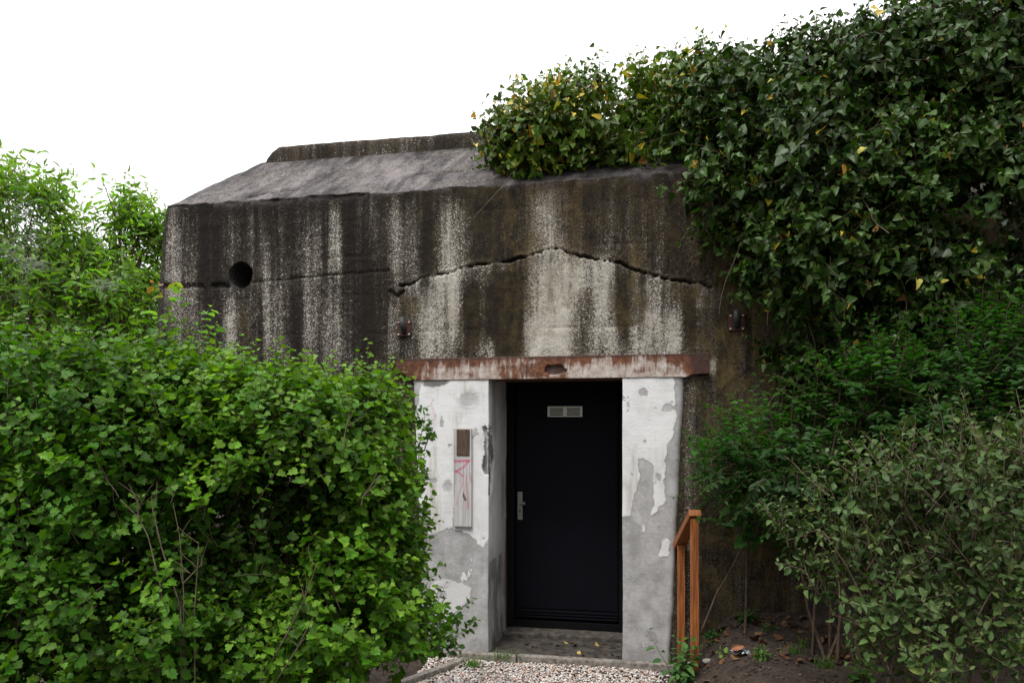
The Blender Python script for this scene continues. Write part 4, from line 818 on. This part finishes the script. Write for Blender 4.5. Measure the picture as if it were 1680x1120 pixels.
    # the bare wiry shoot hanging over the roof edge
creeper()
def wire():
    m = MB(); l = [onwall(842, 285), onwall(826, 308), onwall(800, 335), onwall(778, 360)]; pts = [to_world(s, -.03, h) for s, h in l]; m.tube(pts, [.003, .003, .0025, .0015], 5)
    o = m.build('dry_tendril', DRYTWIG); tag(o, 'thin bare dry tendril hanging over the wall top from the ivy', 'twig')
wire()

# ---- shrubs at the right
def shrub_mid():
    q = at(1420, 1000, 4.9); org = (q[0], q[1], gz(q[0], q[1])); fo = Foliage(); e = empty('snowberry_shrub', org, label='fresh green shrub with layered sprays of small oval leaves right of the handrail', cat='shrub')
    bl = [BL(1300, 760, 5.0, 120, 85, .35), BL(1265, 840, 5.4, 80, 45, .2), BL(1210, 760, 5.5, 50, 45, .12), BL(1240, 775, 5.45, 80, 55, .2), BL(1400, 700, 4.9, 120, 90, .4), BL(1540, 700, 4.8, 150, 120, .45), BL(1420, 640, 5.0, 90, 50, .3), BL(1600, 620, 4.8, 110, 80, .4), BL(1660, 560, 4.8, 50, 50, .3), BL(1400, 830, 4.9, 140, 70, .3), BL(1660, 760, 4.6, 90, 120, .4), BL(1820, 700, 4.6, 130, 140, .5), BL(1800, 900, 4.5, 130, 140, .5)]
    grow(fo, bl, 3000, size=.054, col=(.017, .070, .006), nleaf=12, L=.28, upb=.12, outb=.8, shell=.35, keep=lambda p: not_in_wall(p, -.05), young=.6, youngc=(.045, .15, .015), void=.44, nup=1.2, flat=True, droop=.05, jit=.22, clump=.6)
    for px, py, p0, z in [(1520, 440, 560, 5.1), (1470, 450, 560, 5.1), (1500, 470, 570, 5.1), (1390, 560, 660, 5.0), (1310, 610, 700, 5.2), (1480, 560, 640, 5.0), (1590, 540, 640, 4.8), (1640, 500, 600, 4.8), (1665, 520, 620, 4.8), (1240, 640, 740, 5.3), (1285, 640, 740, 5.3), (1350, 620, 700, 5.1), (1540, 570, 650, 4.9)]:
        a, b = at(px-15, p0, z), at(px, py, z); pts = np.array([a+(b-a)*t+rng.normal(0, .008, 3) for t in np.linspace(0, 1, 6)]); fo.tw.append((pts, .003, .0012)); leafy(fo, pts, 16, .05, (.035, .12, .015), youngc=(.10, .24, .03), young=.6, flat=True, jit=.2, nup=1)
        for q_ in range(4): p2 = curve(pts[q_+1], UP*.2+np.array([rng.normal(0, .9), rng.normal(0, .5), 0]), .16, 4); fo.tw.append((p2, .002, .001)); leafy(fo, p2, 9, .04, (.045, .15, .022), youngc=(.12, .27, .04), young=.6, flat=True, jit=.2, nup=1)
    stems(fo, org, [b[0] for b in bl for _ in range(2)], (.012, .004), bend=.6)
    fo.build(T_OVAL, FINE, e, org); fo.twigs(BARK, e, org)
shrub_mid()
def maple_seedling():
    q = at(1215, 900, 5.35); org = (q[0], q[1], gz(q[0], q[1])); fo = Foliage(); e = empty('maple_sapling', org, label='sapling with broad lobed leaves reaching toward the right pillar above the handrail', cat='sapling')
    for l in ([(1230, 800), (1190, 765), (1150, 745)], [(1240, 800), (1200, 780), (1165, 780)], [(1210, 770), (1170, 740), (1135, 738)], [(1240, 850), (1215, 850), (1190, 820)], [(1245, 870), (1230, 890), (1220, 880)]):
        pts = np.array([at(x, y, 5.25) for x, y in l]); fo.tw.append((pts, .003, .0015)); leafy(fo, pts, 11, .085, (.035, .115, .02), youngc=(.07, .2, .03), young=.6, spread=1, jit=.3, nup=.7)
    stems(fo, org, [at(1230, 810, 5.3), at(1245, 860, 5.3)], (.009, .004)); fo.build(T_CUR, LEAF, e, org); fo.twigs(BARK, e, org)
maple_seedling()
def shrub_front():
    q = at(1560, 1110, 3.9); org = (q[0], q[1], gz(q[0], q[1])); fo = Foliage(); e = empty('grey_leaved_shrub', org, label='grey green broad leaved shrub with brown stems in the lower right corner', cat='shrub')
    G1 = (.056, .103, .023)
    bl = [BL(1410, 890, 4.1, 80, 75, .25), BL(1500, 830, 4.0, 110, 80, .3), BL(1620, 850, 3.8, 110, 150, .4), BL(1440, 980, 4.0, 70, 90, .25), BL(1580, 1000, 3.8, 120, 120, .35), BL(1660, 1020, 3.7, 90, 150, .35), BL(1410, 830, 4.1, 60, 50, .2), BL(1520, 1080, 3.9, 90, 60, .3)]
    grow(fo, bl, 880, size=.052, col=G1, nleaf=9, L=.26, upb=.8, outb=.6, shell=.35, young=.5, void=.47, vf=3.5, youngc=(.12, .16, .06), nup=.6, droop=.05, jit=.45, twr=(.0022, .0010), clump=.5)
    for px, py, p0, z in [(1275, 815, 900, 4.2), (1330, 790, 890, 4.2), (1300, 820, 880, 4.2), (1345, 760, 880, 4.2), (1440, 735, 850, 4.1), (1395, 760, 860, 4.1), (1420, 745, 850, 4.1), (1470, 760, 850, 4.0), (1520, 740, 850, 4.0), (1560, 720, 850, 3.9), (1640, 680, 820, 3.8), (1655, 700, 820, 3.8), (1600, 720, 830, 3.8), (1490, 715, 820, 4.0), (1310, 900, 960, 4.1), (1330, 950, 1010, 4.1), (1350, 870, 960, 4.1), (1250, 835, 880, 4.25), (1670, 640, 780, 3.7)]:
        a, b = at(px+rng.uniform(15, 50), p0, z), at(px, py, z); pts = np.array([a+(b-a)*t+rng.normal(0, .01, 3) for t in np.linspace(0, 1, 6)]); fo.tw.append((pts, .004, .0015)); leafy(fo, pts, 16, .056, np.array(G1)*1.1, youngc=(.16, .20, .09), young=.6, spread=1.0, droop=-.1, jit=.4)
        for q_ in range(3): p2 = curve(pts[q_+1], UP*.6+np.array([rng.normal(0, .8), rng.normal(0, .5), 0]), .14, 4); fo.tw.append((p2, .002, .001)); leafy(fo, p2, 8, .052, G1, youngc=(.14, .18, .08), young=.6, jit=.4)
    for l, r_ in [([(1590, 1130), (1600, 1060), (1620, 990), (1655, 930), (1680, 890)], .011), ([(1515, 1130), (1513, 1040), (1512, 980), (1535, 900)], .008), ([(1630, 1130), (1640, 1060), (1650, 960), (1660, 880)], .010), ([(1455, 1130), (1470, 1060), (1440, 960), (1420, 860)], .007), ([(1460, 1100), (1430, 1010), (1390, 930), (1350, 870)], .006), ([(1560, 1130), (1550, 1000), (1520, 900), (1480, 820)], .007), ([(1700, 1100), (1640, 900), (1600, 780)], .008)]:
        c = np.array([at(x, y, 3.95) for x, y in l]); fo.tw.append((c, r_, r_*.5))
    fo.build(T_OVAL, GREY, e, org, 'foliage', (.85, 1.25)); fo.twigs(mat_simple('brown_stem', (.07, .045, .03), (.2, .14, .1), 50, .8, (1, 1, .3)), e, org)
shrub_front()

# ---- small plants
def plant(name, label, cat, px, py, z, ht, n, size, col, T=T_OVAL, spread=.5, nst=7, group=None, mat=None, youngc=(.12, .25, .06)):
    q = at(px, py, z); org = (q[0], q[1], gz(q[0], q[1])); fo = Foliage(); e = empty(name, org, label=label, cat=cat, group=group)
    for k in range(nst):
        a = rng.uniform(0, 6.28); d = UP + np.array([math.cos(a), math.sin(a), 0])*spread*rng.uniform(.3, 1.4); pts = curve(org, d, ht*rng.uniform(.6, 1.1), 6, wob=.1); fo.tw.append((pts, .0028, .0012)); leafy(fo, pts, n, size, col, youngc=youngc, young=.5, spread=1, jit=.35, nup=.8)
    fo.build(T, mat or LEAF, e, org); fo.twigs(BARK, e, org); return e
plant('young_plant', 'small leafy green plant growing round the foot of the handrail', 'plant', 1118, 1078, 5.30, .40, 13, .066, (.070, .170, .045), spread=.55, nst=11)
def grass(name, label, px, py, z, n, L, wide=.05, col=(.13, .25, .05), cat='grass tuft', place=None):
    q = at(px, py, z); x0, y0 = q[0], q[1]
    org = (x0, y0, place if place is not None else gz(x0, y0)); V = []; Fc = []; C = []
    for k in range(n):
        a = rng.uniform(0, 6.28); h = L*rng.uniform(.5, 1.1); b = rng.normal(0, wide, 3)*[1, .35, 0]; d = np.array([math.cos(a), math.sin(a)*.6, 0])*rng.uniform(.2, .9); w_ = rng.uniform(.002, .0035); sd = np.array([-math.sin(a), math.cos(a), 0]); i0 = len(V)
        for j, t in enumerate((0, .35, .7, 1)):
            p = b + d*h*t*t + UP*h*(t-.35*t*t); V += [p-sd*w_*(1-t), p+sd*w_*(1-t)]
        for j in range(3): Fc.append((i0+2*j, i0+2*j+1, i0+2*j+3, i0+2*j+2))
        C += [np.array(col)*rng.uniform(.6, 1.3)]*8
    o = link(name, mesh_np(name, np.array(V), np.array(Fc), np.array(C), 'tint'), FINE); o.location = org; tag(o, label, cat); return o
grass('grass_tuft', 'bright green grass tuft behind the short kerb at the left jamb', 825, 1068, 5.98, 45, .13, .06, place=.0)
grass('grass_tuft', 'flat green grass clump at the foot of the left pillar', 775, 1075, 5.9, 70, .12, .035, place=-.03)
grass('grass_tuft', 'sparse grass blades on the soil near the crumpled foil', 1300, 1100, 5.0, 45, .10, .03)
grass('grass_tuft', 'grass tuft at the bottom edge in front of the grey leaved shrub', 1355, 1112, 4.8, 60, .12, .03)
grass('grass_tuft', 'thin grass blades on the soil in the middle of the bank', 1315, 1060, 5.1, 22, .12, .02)
plant('ground_weed', 'low bushy green weed on the soil below the crumpled foil', 'weed', 1247, 1105, 4.95, .09, 9, .028, (.07, .17, .03), spread=1.3, nst=12)
plant('ground_weed', 'small pale green weed beside the gravel edge', 'weed', 1190, 1110, 5.2, .06, 5, .045, (.13, .26, .05), spread=1.4, nst=4)
plant('ground_weed', 'dark little weed in the middle of the bare soil', 'weed', 1262, 1040, 5.35, .08, 7, .04, (.04, .11, .03), spread=1, nst=4)
plant('ground_weed', 'low green creeper at the foot of the brown wall', 'weed', 1230, 1000, 5.55, .10, 8, .045, (.035, .09, .022), spread=1.6, nst=12)
plant('ground_weed', 'leafy weed at the wall foot just right of the handrail', 'weed', 1170, 1000, 5.6, .11, 8, .045, (.03, .08, .02), spread=1.4, nst=9)
plant('ground_weed', 'broad pale green leaves under the grey leaved shrub', 'weed', 1420, 1105, 4.6, .13, 6, .07, (.09, .20, .04), spread=1.1, nst=6)
plant('ground_weed', 'round yellow leafed seedling on the threshold corner behind the short kerb', 'weed', 843, 1070, 5.96, .05, 3, .045, (.22, .33, .05), spread=.9, nst=2)

# ---- dead leaves, litter, stones
def dead_leaf_mesh(k):
    tv, tf = (T_IVY, T_OVAL, T_CUR)[k % 3]; v = tv.copy(); v[:, 1] -= .5; r2 = (v[:, :2]**2).sum(1); v[:, 2] = .35*v[:, 0]**2*2 + .25*v[:, 1]**2 + rng.normal(0, .05, len(v)) ; return v, tf
DL = mat_vcol('dead_leaf', .7, (.5, 1.2), 25, .3)
meshes = {}
for k in range(6):
    for cn, c in (('brown', (.15, .065, .030)), ('tan', (.22, .125, .06)), ('yellow', (.52, .40, .13)), ('dark', (.07, .04, .03))):
        v, f = dead_leaf_mesh(k); meshes[cn, k] = mesh_np('fallen_leaf', v, f, np.tile(np.array(c)*rng.uniform(.8, 1.1), (len(v), 1)), 'tint'); meshes[cn, k].materials.append(DL)
def fallen(px, py, z, kind, size, label, group, zz=None, loc=None):
    x, y = (at(px, py, z)[:2] if loc is None else loc); o = bpy.data.objects.new('fallen_leaf', meshes[kind, int(rng.integers(6))]); COL.objects.link(o)
    o.location = (x, y, (gz(x, y) if zz is None else zz)+.008+size*.05); o.scale = (size,)*3; o.rotation_euler = (rng.normal(0, .3), rng.normal(0, .3), rng.uniform(0, 6.28)); tag(o, label, 'dead leaf', group)
    return o
for k in range(95):
    s = rng.uniform(1.42, 2.3); b = -rng.uniform(.08, .85); kd = ('brown', 'tan', 'dark', 'brown')[k % 4]; sz = rng.uniform(.025, .085)
    x, y, _ = to_world(s, b, 0); fallen(0, 0, 0, kd, sz, {'brown': 'reddish brown dead leaf lying on the bare soil', 'tan': 'tan dead leaf lying on the bare soil', 'dark': 'blackish rotten leaf lying on the bare soil'}[kd], {'brown': 'reddish brown dead leaves on the soil', 'tan': 'tan dead leaves on the soil', 'dark': 'blackish rotten leaves on the soil'}[kd], loc=(x, y))
x, y, _ = to_world(1.50, -.16, 0); fallen(0, 0, 0, 'yellow', .06, 'pale yellow leaf on the soil just right of the handrail', None, loc=(x, y))
for k in range(34):
    s = rng.uniform(-.02, .88); b = rng.uniform(.02, .42)
    if s < .35 and b < .15: continue
    x, y, _ = to_world(s, b, 0); fallen(0, 0, 0, 'dark', rng.uniform(.03, .05), 'dark rotten leaf on the damp doorstep floor', 'dark rotten leaves on the doorstep floor', zz=.002, loc=(x, y))
for s, b, lb in ((.50, .10, 'yellow leaf on the doorstep floor nearest the kerb'), (.36, .37, 'small yellow leaf on the doorstep floor by the middle of the sill'), (.62, .35, 'yellow leaf on the doorstep floor toward the right end of the sill')):
    x, y, _ = to_world(s, b, 0); fallen(0, 0, 0, 'yellow', .035, lb, None, zz=.003, loc=(x, y))
def foil():
    q = at(1215, 1078, 5.05); x, y = q[0], q[1]; e = empty('crumpled_wrapper', (x, y, gz(x, y)), 0, label='crumpled silver foil wrapper with a brown leaf on the soil', cat='litter')
    n = 16; u, v = np.meshgrid(np.linspace(-1, 1, n), np.linspace(-1, 1, n), indexing='ij'); P = np.stack([u*.055, v*.045, .02+.03*rng.random((n, n))*(1-.5*(u*u+v*v))], -1); P[..., :2] += rng.normal(0, .004, (n, n, 2))
    link('foil', mesh_np('foil', P.reshape(-1, 3), grid_faces(n, n)), mat_simple('foil', (.45, .48, .55), (.75, .77, .80), 30, .28, metal=.8, bump=.1), e)
    P2 = np.stack([u*.034-.022, v*.032-.02, .05+.012*rng.random((n, n))+.01*u], -1); link('brown_scrap', mesh_np('brown_scrap', P2.reshape(-1, 3), grid_faces(n, n)), mat_simple('brown_scrap', (.20, .07, .03), (.38, .16, .08), 30, .6), e)
foil()
SM = mat_simple('broken_concrete', (.20, .18, .16), (.42, .40, .37), 25, .9, bump=.5)
for px, py, z, sz, lb in [(1113, 1103, 5.45, (.035, .02, .03), 'thin upright concrete chip at the gravel edge'), (1160, 1108, 5.35, (.045, .03, .018), 'flat pale concrete chip at the gravel edge'), (1140, 1092, 5.5, (.10, .05, .012), 'broad flat slab of old mortar at the end of the long kerb'), (1132, 1104, 5.4, (.022, .018, .014), 'small pinkish stone between the two concrete chips')]:
    q = at(px, py, z); v = IV*np.array(sz)*rng.uniform(.7, 1.2, (len(IV), 1)); me = mesh_np('stone_chip', v, IF); o = link('stone_chip', me, SM); o.location = (q[0], q[1], gz(q[0], q[1])+sz[2]*.5); o.rotation_euler = (0, 0, rng.uniform(0, 3)); tag(o, lb, 'stone')
n = 900; s = rng.uniform(1.05, 2.3, n); b = -rng.uniform(.02, 1.3, n); x, y, _ = to_world(s, b, 0)
z = np.array([gz(a, c) for a, c in zip(x, y)])
o = stones('soil_crumbs', np.stack([x, y, z+.003], -1), rng.uniform(.004, .015, n), np.array([(.05, .036, .028)])*rng.uniform(.5, 2.2, (n, 1)), mat_vcol('crumb', .95, (.7, 1.2))); tag(o, 'loose dark soil crumbs strewn over the bank', 'soil', kind='stuff')
